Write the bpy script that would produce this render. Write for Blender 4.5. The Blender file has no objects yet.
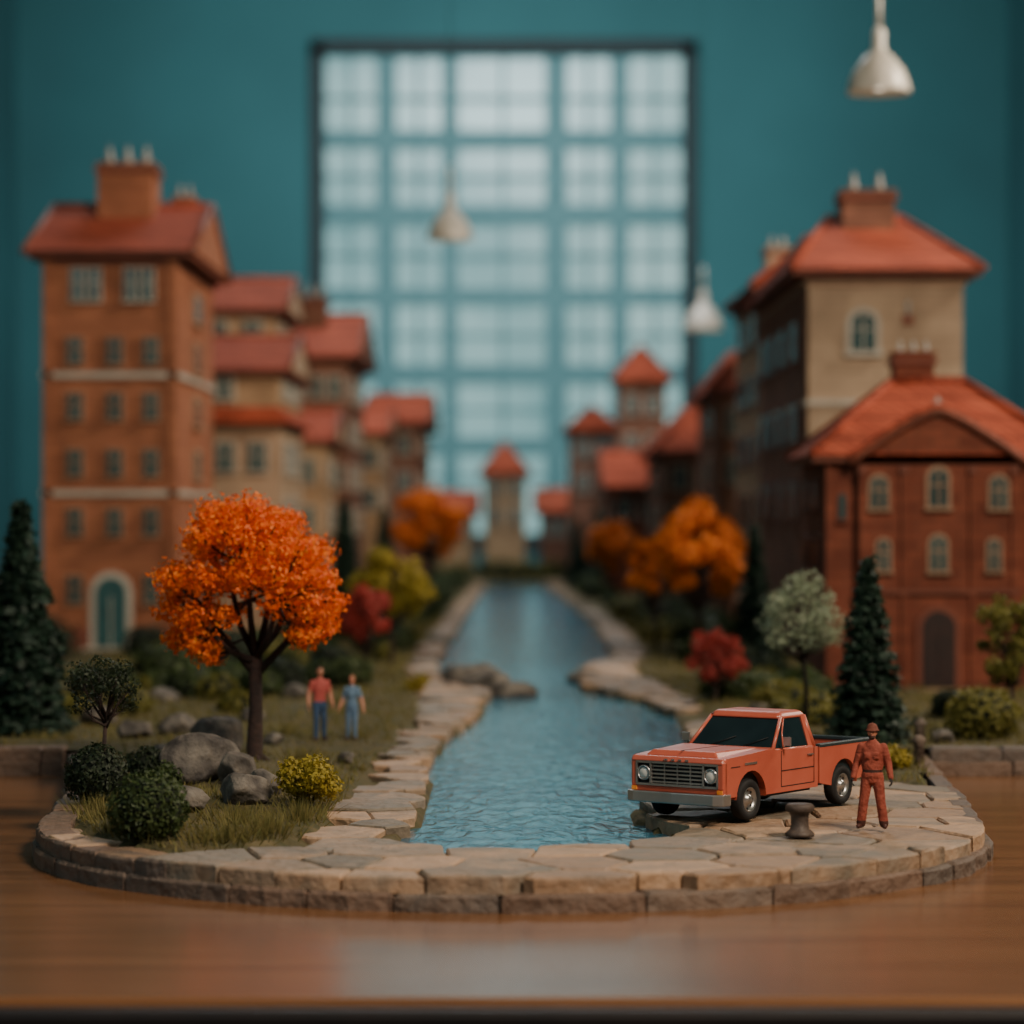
import bpy, bmesh, math, random
import numpy as np
from mathutils import Vector, Matrix, noise
random.seed(7); RNG=np.random.default_rng(7)
scene=bpy.context.scene
COL=scene.collection
try:
    scene.view_settings.view_transform='AgX'; scene.view_settings.look='None'
    scene.view_settings.gamma=0.9
except Exception: pass

# ------------------------------------------------------------------ materials
def lin(c):
    return tuple(((x/255)/12.92 if x/255<=0.04045 else (((x/255)+0.055)/1.055)**2.4) for x in c)
def new_mat(name):
    m=bpy.data.materials.new(name); m.use_nodes=True
    nt=m.node_tree; b=nt.nodes['Principled BSDF']; return m,nt,b
def mk(name,cols,rough=0.7,island=False,nscale=1.0,var=0.25,bump=0.0,bscale=8.0,metal=0.0,spec=0.5,coat=0.0,translu=0.0,bdist=0.05):
    """cols: list of sRGB colours blended by island-random and noise"""
    m,nt,b=new_mat(name); N=nt.nodes; L=nt.links
    tc=N.new('ShaderNodeTexCoord')
    no=N.new('ShaderNodeTexNoise'); no.inputs['Scale'].default_value=nscale; no.inputs['Detail'].default_value=4
    L.new(tc.outputs['Object'],no.inputs['Vector'])
    fac=no.outputs[0]
    if island:
        g=N.new('ShaderNodeNewGeometry')
        mx=N.new('ShaderNodeMix'); mx.data_type='FLOAT'; mx.inputs[0].default_value=var
        L.new(g.outputs['Random Per Island'],mx.inputs[2]); L.new(no.outputs[0],mx.inputs[3]); fac=mx.outputs[0]
    r=N.new('ShaderNodeValToRGB'); L.new(fac,r.inputs[0])
    cr=r.color_ramp; n=len(cols)
    lo,hi=(0.05,0.95) if island else (0.3,0.7)
    cr.elements[0].position=lo; cr.elements[0].color=(*lin(cols[0]),1)
    cr.elements[1].position=hi; cr.elements[1].color=(*lin(cols[-1]),1)
    for i in range(1,n-1):
        e=cr.elements.new(lo+(hi-lo)*i/(n-1)); e.color=(*lin(cols[i]),1)
    L.new(r.outputs[0],b.inputs['Base Color'])
    b.inputs['Roughness'].default_value=rough; b.inputs['Metallic'].default_value=metal
    b.inputs['Specular IOR Level'].default_value=spec; b.inputs['Coat Weight'].default_value=coat
    if bump>0:
        n2=N.new('ShaderNodeTexNoise'); n2.inputs['Scale'].default_value=bscale; n2.inputs['Detail'].default_value=6
        L.new(tc.outputs['Object'],n2.inputs['Vector'])
        bp=N.new('ShaderNodeBump'); bp.inputs['Strength'].default_value=bump; bp.inputs['Distance'].default_value=bdist
        L.new(n2.outputs[0],bp.inputs['Height']); L.new(bp.outputs[0],b.inputs['Normal'])
    if translu>0:
        t=N.new('ShaderNodeBsdfTranslucent'); L.new(r.outputs[0],t.inputs[0])
        ms=N.new('ShaderNodeMixShader'); ms.inputs[0].default_value=translu
        out=N['Material Output']; L.new(b.outputs[0],ms.inputs[1]); L.new(t.outputs[0],ms.inputs[2]); L.new(ms.outputs[0],out.inputs[0])
    return m
def brick_mat(name,c1,c2,mortar,scale=1.0,bw=0.9,bh=0.3,bump=0.4,rough=0.85,ms=0.03):
    m,nt,b=new_mat(name); N=nt.nodes; L=nt.links
    tc=N.new('ShaderNodeTexCoord'); s=N.new('ShaderNodeSeparateXYZ'); L.new(tc.outputs['Object'],s.inputs[0])
    ad=N.new('ShaderNodeMath'); L.new(s.outputs[0],ad.inputs[0]); L.new(s.outputs[1],ad.inputs[1])
    cb=N.new('ShaderNodeCombineXYZ'); L.new(ad.outputs[0],cb.inputs[0]); L.new(s.outputs[2],cb.inputs[1])
    br=N.new('ShaderNodeTexBrick'); L.new(cb.outputs[0],br.inputs['Vector'])
    br.inputs['Scale'].default_value=scale; br.inputs['Brick Width'].default_value=bw; br.inputs['Row Height'].default_value=bh
    br.inputs['Mortar Size'].default_value=ms; br.inputs['Mortar Smooth'].default_value=0.3
    br.inputs['Color1'].default_value=(*lin(c1),1); br.inputs['Color2'].default_value=(*lin(c2),1); br.inputs['Mortar'].default_value=(*lin(mortar),1)
    no=N.new('ShaderNodeTexNoise'); no.inputs['Scale'].default_value=0.6; no.inputs['Detail'].default_value=5; L.new(tc.outputs['Object'],no.inputs['Vector'])
    mr=N.new('ShaderNodeMapRange'); mr.inputs[1].default_value=0.3; mr.inputs[2].default_value=0.7; mr.inputs[3].default_value=0.75; mr.inputs[4].default_value=1.15
    L.new(no.outputs[0],mr.inputs[0])
    mx=N.new('ShaderNodeMix'); mx.data_type='RGBA'; mx.blend_type='MULTIPLY'; mx.inputs[0].default_value=1
    L.new(br.outputs['Color'],mx.inputs[6]); L.new(mr.outputs[0],mx.inputs[7])
    L.new(mx.outputs[2],b.inputs['Base Color']); b.inputs['Roughness'].default_value=rough; b.inputs['Specular IOR Level'].default_value=.25
    bp=N.new('ShaderNodeBump'); bp.inputs['Strength'].default_value=bump; bp.inputs['Distance'].default_value=0.05; bp.invert=True
    L.new(br.outputs['Fac'],bp.inputs['Height']); L.new(bp.outputs[0],b.inputs['Normal'])
    return m

M={}
M['brickA']=brick_mat('brick_orange',(164,108,78),(148,96,70),(146,98,76))
M['brickB']=brick_mat('brick_red',(138,80,60),(118,66,50),(108,68,54))
M['brickC']=brick_mat('brick_brown',(138,98,78),(122,86,70),(110,80,68))
M['cream']=brick_mat('render_cream',(176,152,126),(166,142,118),(144,124,102),bump=0.15,bw=2.4,bh=0.9,ms=0.02)
M['beige']=brick_mat('render_beige',(172,144,112),(158,132,104),(142,118,94),bump=0.15,bw=2,bh=0.8,ms=0.02)
M['roof']=brick_mat('roof_tile',(168,84,58),(148,70,48),(96,46,34),bw=0.42,bh=0.7,bump=0.8,rough=0.9,ms=0.035)
M['trimw']=mk('trim_stone',[(164,154,140),(184,176,162)],0.7)
M['trimd']=mk('trim_brown',[(108,60,44),(126,70,50)],0.7)
M['trimb']=mk('trim_buff',[(146,116,92),(164,132,106)],0.7)
M['glass']=mk('window_glass',[(38,62,64),(62,90,90)],0.2,nscale=0.8)
M['doorT']=mk('door_teal',[(34,74,76),(46,90,90)],0.5,nscale=3)
M['doorB']=mk('door_wood',[(36,20,17),(52,28,23)],0.6,nscale=4)
M['chimpot']=mk('chimney_pot',[(150,144,138),(172,166,158)],0.6)
M['stone']=mk('paving_stone',[(92,84,74),(152,122,94),(118,108,94),(178,144,112),(108,98,84),(142,122,98)],0.65,island=True,nscale=1.4,var=0.35,bump=1.0,bscale=3.2,bdist=0.12)
M['rim']=mk('rim_stone',[(78,64,54),(114,92,76),(94,84,76),(128,106,88)],0.75,island=True,nscale=2,var=0.4,bump=1.0,bscale=4,bdist=0.14)
M['rock']=mk('rock',[(58,54,51),(92,86,79),(124,116,105)],0.85,nscale=2.2,bump=1.0,bscale=4,bdist=0.12)
M['soil']=mk('moss_ground',[(54,50,30),(84,74,42),(68,66,36),(104,90,58)],0.95,nscale=0.9,bump=0.8,bscale=6,bdist=0.1)
M['grass']=mk('grass_blades',[(82,82,42),(122,110,62),(98,98,50),(146,130,78)],0.8,island=True,nscale=0.5,var=0.4,translu=0.25)
M['bark']=mk('bark_dark',[(34,23,20),(58,40,32)],0.85,nscale=6,bump=0.6,bscale=12)
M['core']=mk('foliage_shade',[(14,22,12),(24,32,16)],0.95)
def leaf(name,cols): return mk(name,cols,0.6,island=True,nscale=0.7,var=0.5,translu=0.35)
M['l_orange']=leaf('leaf_orange',[(184,66,8),(230,104,14),(244,130,24),(252,174,50)])
M['l_orange2']=leaf('leaf_amber',[(176,92,22),(216,124,34),(234,150,50)])
M['l_red']=leaf('leaf_red',[(134,46,40),(166,62,52),(188,86,68)])
M['l_dark']=leaf('leaf_dark_green',[(26,38,25),(44,58,35),(64,74,46)])
M['l_green']=leaf('leaf_green',[(40,56,31),(64,80,40),(92,102,54)])
M['l_yg']=leaf('leaf_yellow_green',[(120,110,34),(158,142,44),(190,168,60)])
M['l_olive']=leaf('leaf_olive',[(86,88,40),(118,114,50),(146,136,64)])
M['l_pale']=leaf('leaf_pale_green',[(116,130,104),(148,158,130),(178,184,158)])
M['l_con']=leaf('needle_green',[(24,44,34),(38,62,47),(58,82,62)])

# ------------------------------------------------------------------ mesh builder
class MB:
    def __init__(s): s.v=[];s.f=[];s.m=[];s.sm=[]
    def add(s,vs,fs,mat=0,smooth=False):
        o=len(s.v); s.v.extend([tuple(map(float,p)) for p in vs])
        for f in fs: s.f.append([i+o for i in f]); s.m.append(mat); s.sm.append(smooth)
    def box(s,x0,x1,y0,y1,z0,z1,mat=0): s.frustum((x0,x1,y0,y1),z0,(x0,x1,y0,y1),z1,mat)
    def frustum(s,a,z0,b,z1,mat=0):
        vs=[(a[0],a[2],z0),(a[1],a[2],z0),(a[1],a[3],z0),(a[0],a[3],z0),(b[0],b[2],z1),(b[1],b[2],z1),(b[1],b[3],z1),(b[0],b[3],z1)]
        s.add(vs,[(0,3,2,1),(4,5,6,7),(0,1,5,4),(1,2,6,5),(2,3,7,6),(3,0,4,7)],mat)
    def slab(s,poly,z0,z1,bev=0.05,mat=0,jit=0.0):
        n=len(poly); cx=sum(p[0] for p in poly)/n; cy=sum(p[1] for p in poly)/n
        vs=[(p[0],p[1],z0) for p in poly]+[(p[0],p[1],z1-bev) for p in poly]
        for p in poly:
            d=math.hypot(cx-p[0],cy-p[1])+1e-6; t=min(.5,bev*1.3/d)
            vs.append((p[0]+(cx-p[0])*t,p[1]+(cy-p[1])*t,z1+random.uniform(-jit,jit)))
        fs=[tuple(range(2*n,3*n)),tuple(reversed(range(n)))]
        for i in range(n):
            j=(i+1)%n; fs+= [(i,j,n+j,n+i),(n+i,n+j,2*n+j,2*n+i)]
        s.add(vs,fs,mat)
    def prism(s,F,pts,d0,d1,mat=0,smooth=False):
        n=len(pts); vs=[F(u,d0,z) for u,z in pts]+[F(u,d1,z) for u,z in pts]
        fs=[tuple(range(n)),tuple(reversed(range(n,2*n)))]+[(i,i+n,(i+1)%n+n,(i+1)%n) for i in range(n)]
        s.add(vs,fs,mat,smooth)
    def fbox(s,F,u0,u1,d0,d1,z0,z1,mat=0): s.prism(F,[(u0,z0),(u1,z0),(u1,z1),(u0,z1)],d0,d1,mat)
    def tube(s,pts,rad,sides=8,mat=0,smooth=True,cap=True):
        P=[Vector(p) for p in pts]; o=len(P); vs=[]
        up=Vector((0.13,0.97,0.21))
        for i,p in enumerate(P):
            t=(P[min(i+1,o-1)]-P[max(i-1,0)]); t=t.normalized() if t.length>1e-9 else Vector((0,0,1))
            a=t.cross(up); 
            if a.length<1e-3: a=t.cross(Vector((1,0,0)))
            a.normalize(); b=t.cross(a)
            for k in range(sides):
                an=2*math.pi*k/sides; vs.append(p+(a*math.cos(an)+b*math.sin(an))*rad[i])
        fs=[]
        for i in range(o-1):
            for k in range(sides):
                k2=(k+1)%sides; fs.append((i*sides+k,i*sides+k2,(i+1)*sides+k2,(i+1)*sides+k))
        if cap: fs.append(tuple(reversed(range(sides)))); fs.append(tuple(range((o-1)*sides,o*sides)))
        s.add(vs,fs,mat,smooth)
    def ell(s,c,r,mat=0,seg=12,rings=8,smooth=True,rot=None):
        vs=[];fs=[]
        for i in range(rings+1):
            th=math.pi*i/rings
            for k in range(seg):
                ph=2*math.pi*k/seg
                p=Vector((r[0]*math.sin(th)*math.cos(ph),r[1]*math.sin(th)*math.sin(ph),r[2]*math.cos(th)))
                if rot: p=rot@p
                vs.append(Vector(c)+p)
        for i in range(rings):
            for k in range(seg):
                k2=(k+1)%seg; fs.append((i*seg+k,(i+1)*seg+k,(i+1)*seg+k2,i*seg+k2))
        s.add(vs,fs,mat,smooth)
    def capsule(s,a,b,ra,rb,mat=0,seg=12):
        s.tube([a,b],[ra,rb],seg,mat); s.ell(a,(ra,)*3,mat,seg,8); s.ell(b,(rb,)*3,mat,seg,8)
    def loft(s,secs,seg=16,mat=0):
        vs=[];fs=[]
        for (cx,cy,z,rx,ry) in secs:
            for k in range(seg):
                a=2*math.pi*k/seg; vs.append((cx+rx*math.cos(a),cy+ry*math.sin(a),z))
        n=len(secs)
        for i in range(n-1):
            for k in range(seg):
                k2=(k+1)%seg; fs.append((i*seg+k,i*seg+k2,(i+1)*seg+k2,(i+1)*seg+k))
        fs.append(tuple(reversed(range(seg)))); fs.append(tuple(range((n-1)*seg,n*seg)))
        s.add(vs,fs,mat,True)
    def lathe(s,prof,c=(0,0,0),seg=24,mat=0,axis='z'):
        vs=[];fs=[];n=len(prof)
        for r,z in prof:
            for k in range(seg):
                a=2*math.pi*k/seg
                if axis=='z': vs.append((c[0]+r*math.cos(a),c[1]+r*math.sin(a),c[2]+z))
                elif axis=='y': vs.append((c[0]+r*math.cos(a),c[1]+z,c[2]+r*math.sin(a)))
                else: vs.append((c[0]+z,c[1]+r*math.cos(a),c[2]+r*math.sin(a)))
        for i in range(n-1):
            for k in range(seg):
                k2=(k+1)%seg; fs.append((i*seg+k,i*seg+k2,(i+1)*seg+k2,(i+1)*seg+k))
        s.add(vs,fs,mat,True)
    def leaves(s,P,size,mat=0,flat=0.0,nrm=None):
        P=np.asarray(P); n=len(P)
        a=RNG.normal(size=(n,3)); a/=np.linalg.norm(a,axis=1)[:,None]
        c=RNG.normal(size=(n,3))
        if nrm is not None: c=c*0.6+nrm*1.2
        b=np.cross(a,c); b/=np.linalg.norm(b,axis=1)[:,None]+1e-9
        if nrm is not None:
            a=np.cross(b,c); a/=np.linalg.norm(a,axis=1)[:,None]+1e-9
        sz=(size*RNG.uniform(0.6,1.3,n))[:,None]
        V=np.stack([P-a*sz,P-b*sz*.55,P+a*sz,P+b*sz*.55],1).reshape(-1,3)
        o=len(s.v); s.v.extend(map(tuple,V.tolist()))
        for i in range(n): s.f.append([o+4*i,o+4*i+1,o+4*i+2,o+4*i+3])
        s.m.extend([mat]*n); s.sm.extend([False]*n)
    def obj(s,name,mats,parent=None,origin=True,fixn=False):
        me=bpy.data.meshes.new(name); V=np.array(s.v) if s.v else np.zeros((0,3))
        loc=Vector((0,0,0))
        if origin and parent is None:
            lo=V.min(0);hi=V.max(0); loc=Vector(((lo[0]+hi[0])/2,(lo[1]+hi[1])/2,lo[2])); V=V-np.array(loc)
        me.from_pydata(V.tolist(),[],s.f)
        me.polygons.foreach_set('material_index',s.m); me.polygons.foreach_set('use_smooth',s.sm)
        for m in mats: me.materials.append(m)
        if fixn:
            bm=bmesh.new(); bm.from_mesh(me); bmesh.ops.recalc_face_normals(bm,faces=bm.faces); bm.to_mesh(me); bm.free()
        me.update()
        o=bpy.data.objects.new(name,me); COL.objects.link(o); o.location=loc
        if parent: o.parent=parent
        return o
def empty(name,loc,rz=0):
    e=bpy.data.objects.new(name,None); e.location=loc; e.rotation_euler=(0,0,rz); COL.objects.link(e); return e
def bevel(o,w,seg=2,ang=35):
    m=o.modifiers.new('b','BEVEL'); m.width=w; m.segments=seg; m.limit_method='ANGLE'; m.angle_limit=math.radians(ang); return o

# ------------------------------------------------------------------ layout (1 unit = 1 model-scale metre)
TZ=-0.52
WATER=[(-1.94,50),(-1.8,54),(-1.69,59.3),(-1.9,66),(-1.72,73.9),(-1.1,80),(-.66,86.3),(-.64,92.6),(-2.4,99),(-2.86,111),(-2.63,146),(-2.13,211),(-2,236),(2.6,236),(2.75,220),(3.7,177),(4.2,146),(4,115),(2.35,105.7),(2.2,96.4),(3.96,89.1),(4.73,81.2),(4.47,72.3),(4.2,62),(2.7,58.5),(2.3,56),(2.45,54.0),(3.1,52.3),(2.6,50.2),(1.2,49.4),(-.5,49.3)]
GL=[(-45,70),(-10.0,67.4),(-9.6,64),(-8.6,58),(-8.2,54),(-7.4,50.6),(-5.6,48.2),(-3.9,49.9),(-3.45,52),(-3.3,57.3),(-3.2,62),(-3.0,67.9),(-2.8,75),(-2.63,82.5),(-3.0,92),(-3.9,104),(-3.9,129),(-3.1,211),(-3,238),(-45,238)]
GR=[(8.6,60.0),(7.2,62),(6.2,66.5),(5.7,72.3),(5.6,79.3),(5.4,87.7),(4.9,95.3),(4.2,103),(5.5,115),(5.5,146),(4.4,187),(3.7,238),(45,238),(45,68),(9.6,67),(9.1,62)]
def rimpath():
    p=[(-10.5,68.0),(-9.9,64.5),(-9.2,59.5)]
    for i in range(0,41):
        a=math.pi+math.pi*i/40; p.append((8.75*math.cos(a),53.5+8.75*math.sin(a)))
    p+=[(9.1,57.5),(9.35,62),(9.8,68.0)]
    return p
RIM=rimpath()
def inpoly(X,Y,poly):
    X=np.asarray(X,float);Y=np.asarray(Y,float); r=np.zeros(X.shape,bool); n=len(poly); j=n-1
    for i in range(n):
        xi,yi=poly[i];xj,yj=poly[j]
        c=((yi>Y)!=(yj>Y))&(X<(xj-xi)*(Y-yi)/((yj-yi) if yj!=yi else 1e-9)+xi); r^=c; j=i
    return r
LAND=[(x*0.965,y+0.25) for x,y in RIM]+[(42,69.1),(42,290),(-42,290),(-42,69.1)]
def nz(x,y,s=.35,k=0): return noise.noise(Vector((x*s,y*s,k)))
def gh(x,y):
    z=0.06+0.10*nz(x,y,.4)+0.05*nz(x,y,1.3,3)
    z+=0.30*math.exp(-(((x+5.8)/1.7)**2+((y-61)/5.5)**2))
    z+=0.12*math.exp(-(((x+6.6)/1.2)**2+((y-52)/3)**2))
    return z
def terrain():
    xs=np.concatenate([np.arange(-42,-12,2.0),np.arange(-12,12,.3),np.arange(12,42.1,2.0)])
    ys=np.concatenate([np.arange(44.8,100,.45),np.arange(100,160,1.0),np.arange(160,290.1,3.0)])
    X,Y=np.meshgrid(xs,ys); w=inpoly(X,Y,WATER); g=inpoly(X,Y,GL)|inpoly(X,Y,GR)|(Y>238)
    land=inpoly(X,Y,LAND)
    vs=[];idx=-np.ones(X.shape,int)
    for i in range(X.shape[0]):
        for j in range(X.shape[1]):
            if not land[i,j]: continue
            x,y=X[i,j],Y[i,j]
            z=-0.45 if w[i,j] else (gh(x,y) if g[i,j] else -0.12)
            idx[i,j]=len(vs); vs.append((x,y,z))
    fs=[]
    for i in range(X.shape[0]-1):
        for j in range(X.shape[1]-1):
            q=(idx[i,j],idx[i,j+1],idx[i+1,j+1],idx[i+1,j])
            if min(q)>=0: fs.append(q)
    b=MB(); b.add(vs,fs,0,True)
    b.box(-42,42,69.3,290,TZ,-0.46,1)
    return b.obj('garden_ground',[M['soil'],M['rim']])
terrain()

# water
def water():
    m,nt,b=new_mat('canal_water'); N=nt.nodes;L=nt.links
    b.inputs['Roughness'].default_value=0.1
    b.inputs['Specular IOR Level'].default_value=0.5
    tc=N.new('ShaderNodeTexCoord'); mp=N.new('ShaderNodeMapping'); mp.inputs['Scale'].default_value=(1.5,0.6,1)
    L.new(tc.outputs['Object'],mp.inputs[0])
    n1=N.new('ShaderNodeTexNoise'); n1.inputs['Scale'].default_value=1.9; n1.inputs['Detail'].default_value=4; n1.inputs['Distortion'].default_value=.8
    L.new(mp.outputs[0],n1.inputs[0])
    bp=N.new('ShaderNodeBump'); bp.inputs['Strength'].default_value=.5; bp.inputs['Distance'].default_value=.13
    L.new(n1.outputs[0],bp.inputs['Height']); L.new(bp.outputs[0],b.inputs['Normal'])
    r=N.new('ShaderNodeValToRGB'); n2=N.new('ShaderNodeTexNoise'); n2.inputs['Scale'].default_value=.25; L.new(tc.outputs['Object'],n2.inputs[0])
    L.new(n2.outputs[0],r.inputs[0]); r.color_ramp.elements[0].position=.35; r.color_ramp.elements[1].position=.65
    r.color_ramp.elements[0].color=(*lin((26,88,114)),1); r.color_ramp.elements[1].color=(*lin((44,116,140)),1)
    L.new(r.outputs[0],b.inputs['Base Color'])
    bb=MB(); L_=[(-2.6,48.8),(-2.9,98),(-3.8,100),(-3.4,146),(-2.8,237)]; R_=[(3.7,48.8),(5.2,98),(4.9,100),(4.8,146),(3.3,237)]
    vs=[(x,y,-.22) for x,y in L_]+[(x,y,-.22) for x,y in R_]
    bb.add(vs,[(i,i+5,i+6,i+1) for i in range(4)],0)
    return bb.obj('canal_water',[m])
water()

# ------------------------------------------------------------------ paving (Voronoi flagstones)
def voronoi_cell(p,nb):
    poly=[(p[0]-4,p[1]-4),(p[0]+4,p[1]-4),(p[0]+4,p[1]+4),(p[0]-4,p[1]+4)]
    for q in nb:
        mx,my=(p[0]+q[0])/2,(p[1]+q[1])/2; dx,dy=q[0]-p[0],q[1]-p[1]; out=[]
        n=len(poly)
        for i in range(n):
            a=poly[i];b=poly[(i+1)%n]; da=(a[0]-mx)*dx+(a[1]-my)*dy; db=(b[0]-mx)*dx+(b[1]-my)*dy
            if da<=0: out.append(a)
            if (da<0)!=(db<0) and abs(da-db)>1e-9:
                t=da/(da-db); out.append((a[0]+(b[0]-a[0])*t,a[1]+(b[1]-a[1])*t))
        poly=out
        if len(poly)<3: return []
    return poly
def clip_convex_disc(poly,R,c):
    out=poly
    for i in range(72):
        a=math.pi+math.pi*(i+.5)/72; nx,ny=math.cos(a),math.sin(a)
        res=[];n=len(out)
        for k in range(n):
            p=out[k];q=out[(k+1)%n]; dp=(p[0]-c[0])*nx+(p[1]-c[1])*ny-R; dq=(q[0]-c[0])*nx+(q[1]-c[1])*ny-R
            if dp<=0: res.append(p)
            if (dp<0)!=(dq<0) and abs(dp-dq)>1e-9:
                t=dp/(dp-dq); res.append((p[0]+(q[0]-p[0])*t,p[1]+(q[1]-p[1])*t))
        out=res
        if len(out)<3: return []
    return out
RIMIN=[(x*.985,y+.1) for x,y in RIM]
GR_IN=[(x+(.25 if x<9 else 0),y) for x,y in GR]; GL_IN=[(x-(.2 if x>-4 else 0),y) for x,y in GL]
def pbad(x,y):
    X,Y=[x],[y]
    return bool(inpoly(X,Y,WATER)[0] or inpoly(X,Y,GL_IN)[0] or inpoly(X,Y,GR_IN)[0] or (y>53 and y<67 and not inpoly(X,Y,RIMIN)[0]))
def paving():
    pts=[];y=43.6;row=0
    while y<238:
        sy=1.55 if y<100 else (2.4 if y<150 else 3.5)
        sx=1.4 if y<62 else 1.15
        x=-11+ (row%2)*.6
        while x<11:
            pts.append((x+random.uniform(-.42,.42)*sx,y+random.uniform(-.36,.36)*sy)); x+=sx
        y+=sy; row+=1
    P=np.array(pts); X,Y=P[:,0],P[:,1]
    disc=inpoly(X,Y,[(x*1.02,y-.3) for x,y in RIM])
    ok=(disc|(Y>66))&~inpoly(X,Y,WATER)&~inpoly(X,Y,GL)&~inpoly(X,Y,GR)&(X>-9)&(X<9.6)&(Y<236)
    b=MB()
    for i in np.nonzero(ok)[0]:
        p=P[i]; d=np.hypot(X-p[0],Y-p[1]); nb=np.argsort(d)[1:22]
        c=voronoi_cell(p,[P[k] for k in nb]); 
        if len(c)<3: continue
        dn=[]
        for k in range(len(c)):
            a=c[k];q=c[(k+1)%len(c)]; l=math.hypot(a[0]-q[0],a[1]-q[1]); m=max(1,int(l/.55))
            for t in range(m): dn.append((a[0]+(q[0]-a[0])*t/m,a[1]+(q[1]-a[1])*t/m))
        c=dn
        if p[1]<57: c=clip_convex_disc(c,8.66,(0,53.5))
        if len(c)<3: continue
        cc=[]
        p0=(float(p[0]),float(p[1]))
        if pbad(*p0): 
            cx=sum(q[0] for q in c)/len(c);cy=sum(q[1] for q in c)/len(c); p0=(cx,cy)
            if pbad(*p0): continue
        for q in c:
            if pbad(*q):
                lo,hi=0.0,1.0
                for _ in range(7):
                    mid=(lo+hi)/2
                    if pbad(p0[0]+(q[0]-p0[0])*mid,p0[1]+(q[1]-p0[1])*mid): hi=mid
                    else: lo=mid
                q=(p0[0]+(q[0]-p0[0])*lo,p0[1]+(q[1]-p0[1])*lo)
            if not cc or math.hypot(q[0]-cc[-1][0],q[1]-cc[-1][1])>.10: cc.append(q)
        if len(cc)<3: continue
        area=abs(sum(cc[k][0]*cc[(k+1)%len(cc)][1]-cc[(k+1)%len(cc)][0]*cc[k][1] for k in range(len(cc)))/2)
        if area<.15: continue
        cx=sum(q[0] for q in cc)/len(cc);cy=sum(q[1] for q in cc)/len(cc)
        cc=[(q[0]+(cx-q[0])*.035+random.uniform(-.015,.015),q[1]+(cy-q[1])*.035+random.uniform(-.015,.015)) for q in cc]
        rr=math.hypot(p[0],p[1]-53.5)
        b.slab(cc,-.24 if rr>7.2 and p[1]<57 else -.40,random.uniform(.0,.06),.035,0,.006)
    return b.obj('flagstone_paving',[M['stone']],fixn=True)
paving()
def resample(path,L0,jit):
    tot=0;acc=[0]
    for a,b in zip(path,path[1:]): tot+=math.hypot(b[0]-a[0],b[1]-a[1]); acc.append(tot)
    def at(s):
        s=max(0,min(tot,s))
        for i in range(len(path)-1):
            if acc[i+1]>=s:
                t=(s-acc[i])/(acc[i+1]-acc[i]+1e-9); a,b=path[i],path[i+1]; return (a[0]+(b[0]-a[0])*t,a[1]+(b[1]-a[1])*t)
        return path[-1]
    s=0;out=[0]
    while s<tot: s+=L0*random.uniform(1-jit,1+jit); out.append(min(s,tot))
    return [at(q) for q in out]
def blocks(b,path,w,z0,z1,L0,jit=.35,off=0,side=1,bev=.06,dz=.03,mat=0):
    P=resample(path,L0,jit); n=len(P); Nn=[]
    for i in range(n):
        a=P[max(i-1,0)];c=P[min(i+1,n-1)]; dx,dy=c[0]-a[0],c[1]-a[1]; l=math.hypot(dx,dy)+1e-9; Nn.append((dy/l*side,-dx/l*side))
    for i in range(n-1):
        a,c=P[i],P[i+1]
        if math.hypot(a[0]-c[0],a[1]-c[1])<.25: continue
        g=.018/ (math.hypot(a[0]-c[0],a[1]-c[1])+1e-9); o=off+random.uniform(-.035,.035)
        a2=(a[0]+(c[0]-a[0])*g,a[1]+(c[1]-a[1])*g); c2=(c[0]-(c[0]-a[0])*g,c[1]-(c[1]-a[1])*g)
        m=((a2[0]+c2[0])/2,(a2[1]+c2[1])/2); nm=((Nn[i][0]+Nn[i+1][0])/2,(Nn[i][1]+Nn[i+1][1])/2)
        bul=.045*L0
        q=[(a2[0]+Nn[i][0]*o,a2[1]+Nn[i][1]*o),(m[0]+nm[0]*(o+bul),m[1]+nm[1]*(o+bul)),(c2[0]+Nn[i+1][0]*o,c2[1]+Nn[i+1][1]*o),
           (c2[0]+Nn[i+1][0]*(o-w),c2[1]+Nn[i+1][1]*(o-w)),(a2[0]+Nn[i][0]*(o-w),a2[1]+Nn[i][1]*(o-w))]
        b.slab(q,z0,z1+random.uniform(-dz,dz),bev,mat,.01)
b=MB()
blocks(b,RIM,0.7,TZ,-.23,1.75,.4,0.02,1,.05,.01)
blocks(b,[p for p in RIM if p[0]<-5.2],0.6,-.24,.03,1.25,.35,-.07,1,.04,.02)
blocks(b,[p for p in RIM if p[0]>8.7],0.35,-.24,.03,1.4,.3,-.07,1,.04,.02)
b.obj('stone_rim',[M['rim']],fixn=True)
b=MB()
for path in ([(-42,68.2),(-10.6,68.2)],[(9.9,68.2),(42,68.2)]):
    blocks(b,path,.8,TZ,-.20,1.5,.35,.05,1); blocks(b,path,.8,-.21,.12,1.3,.35,0,1)
b.obj('garden_retaining_wall',[M['rim']],fixn=True)

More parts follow.
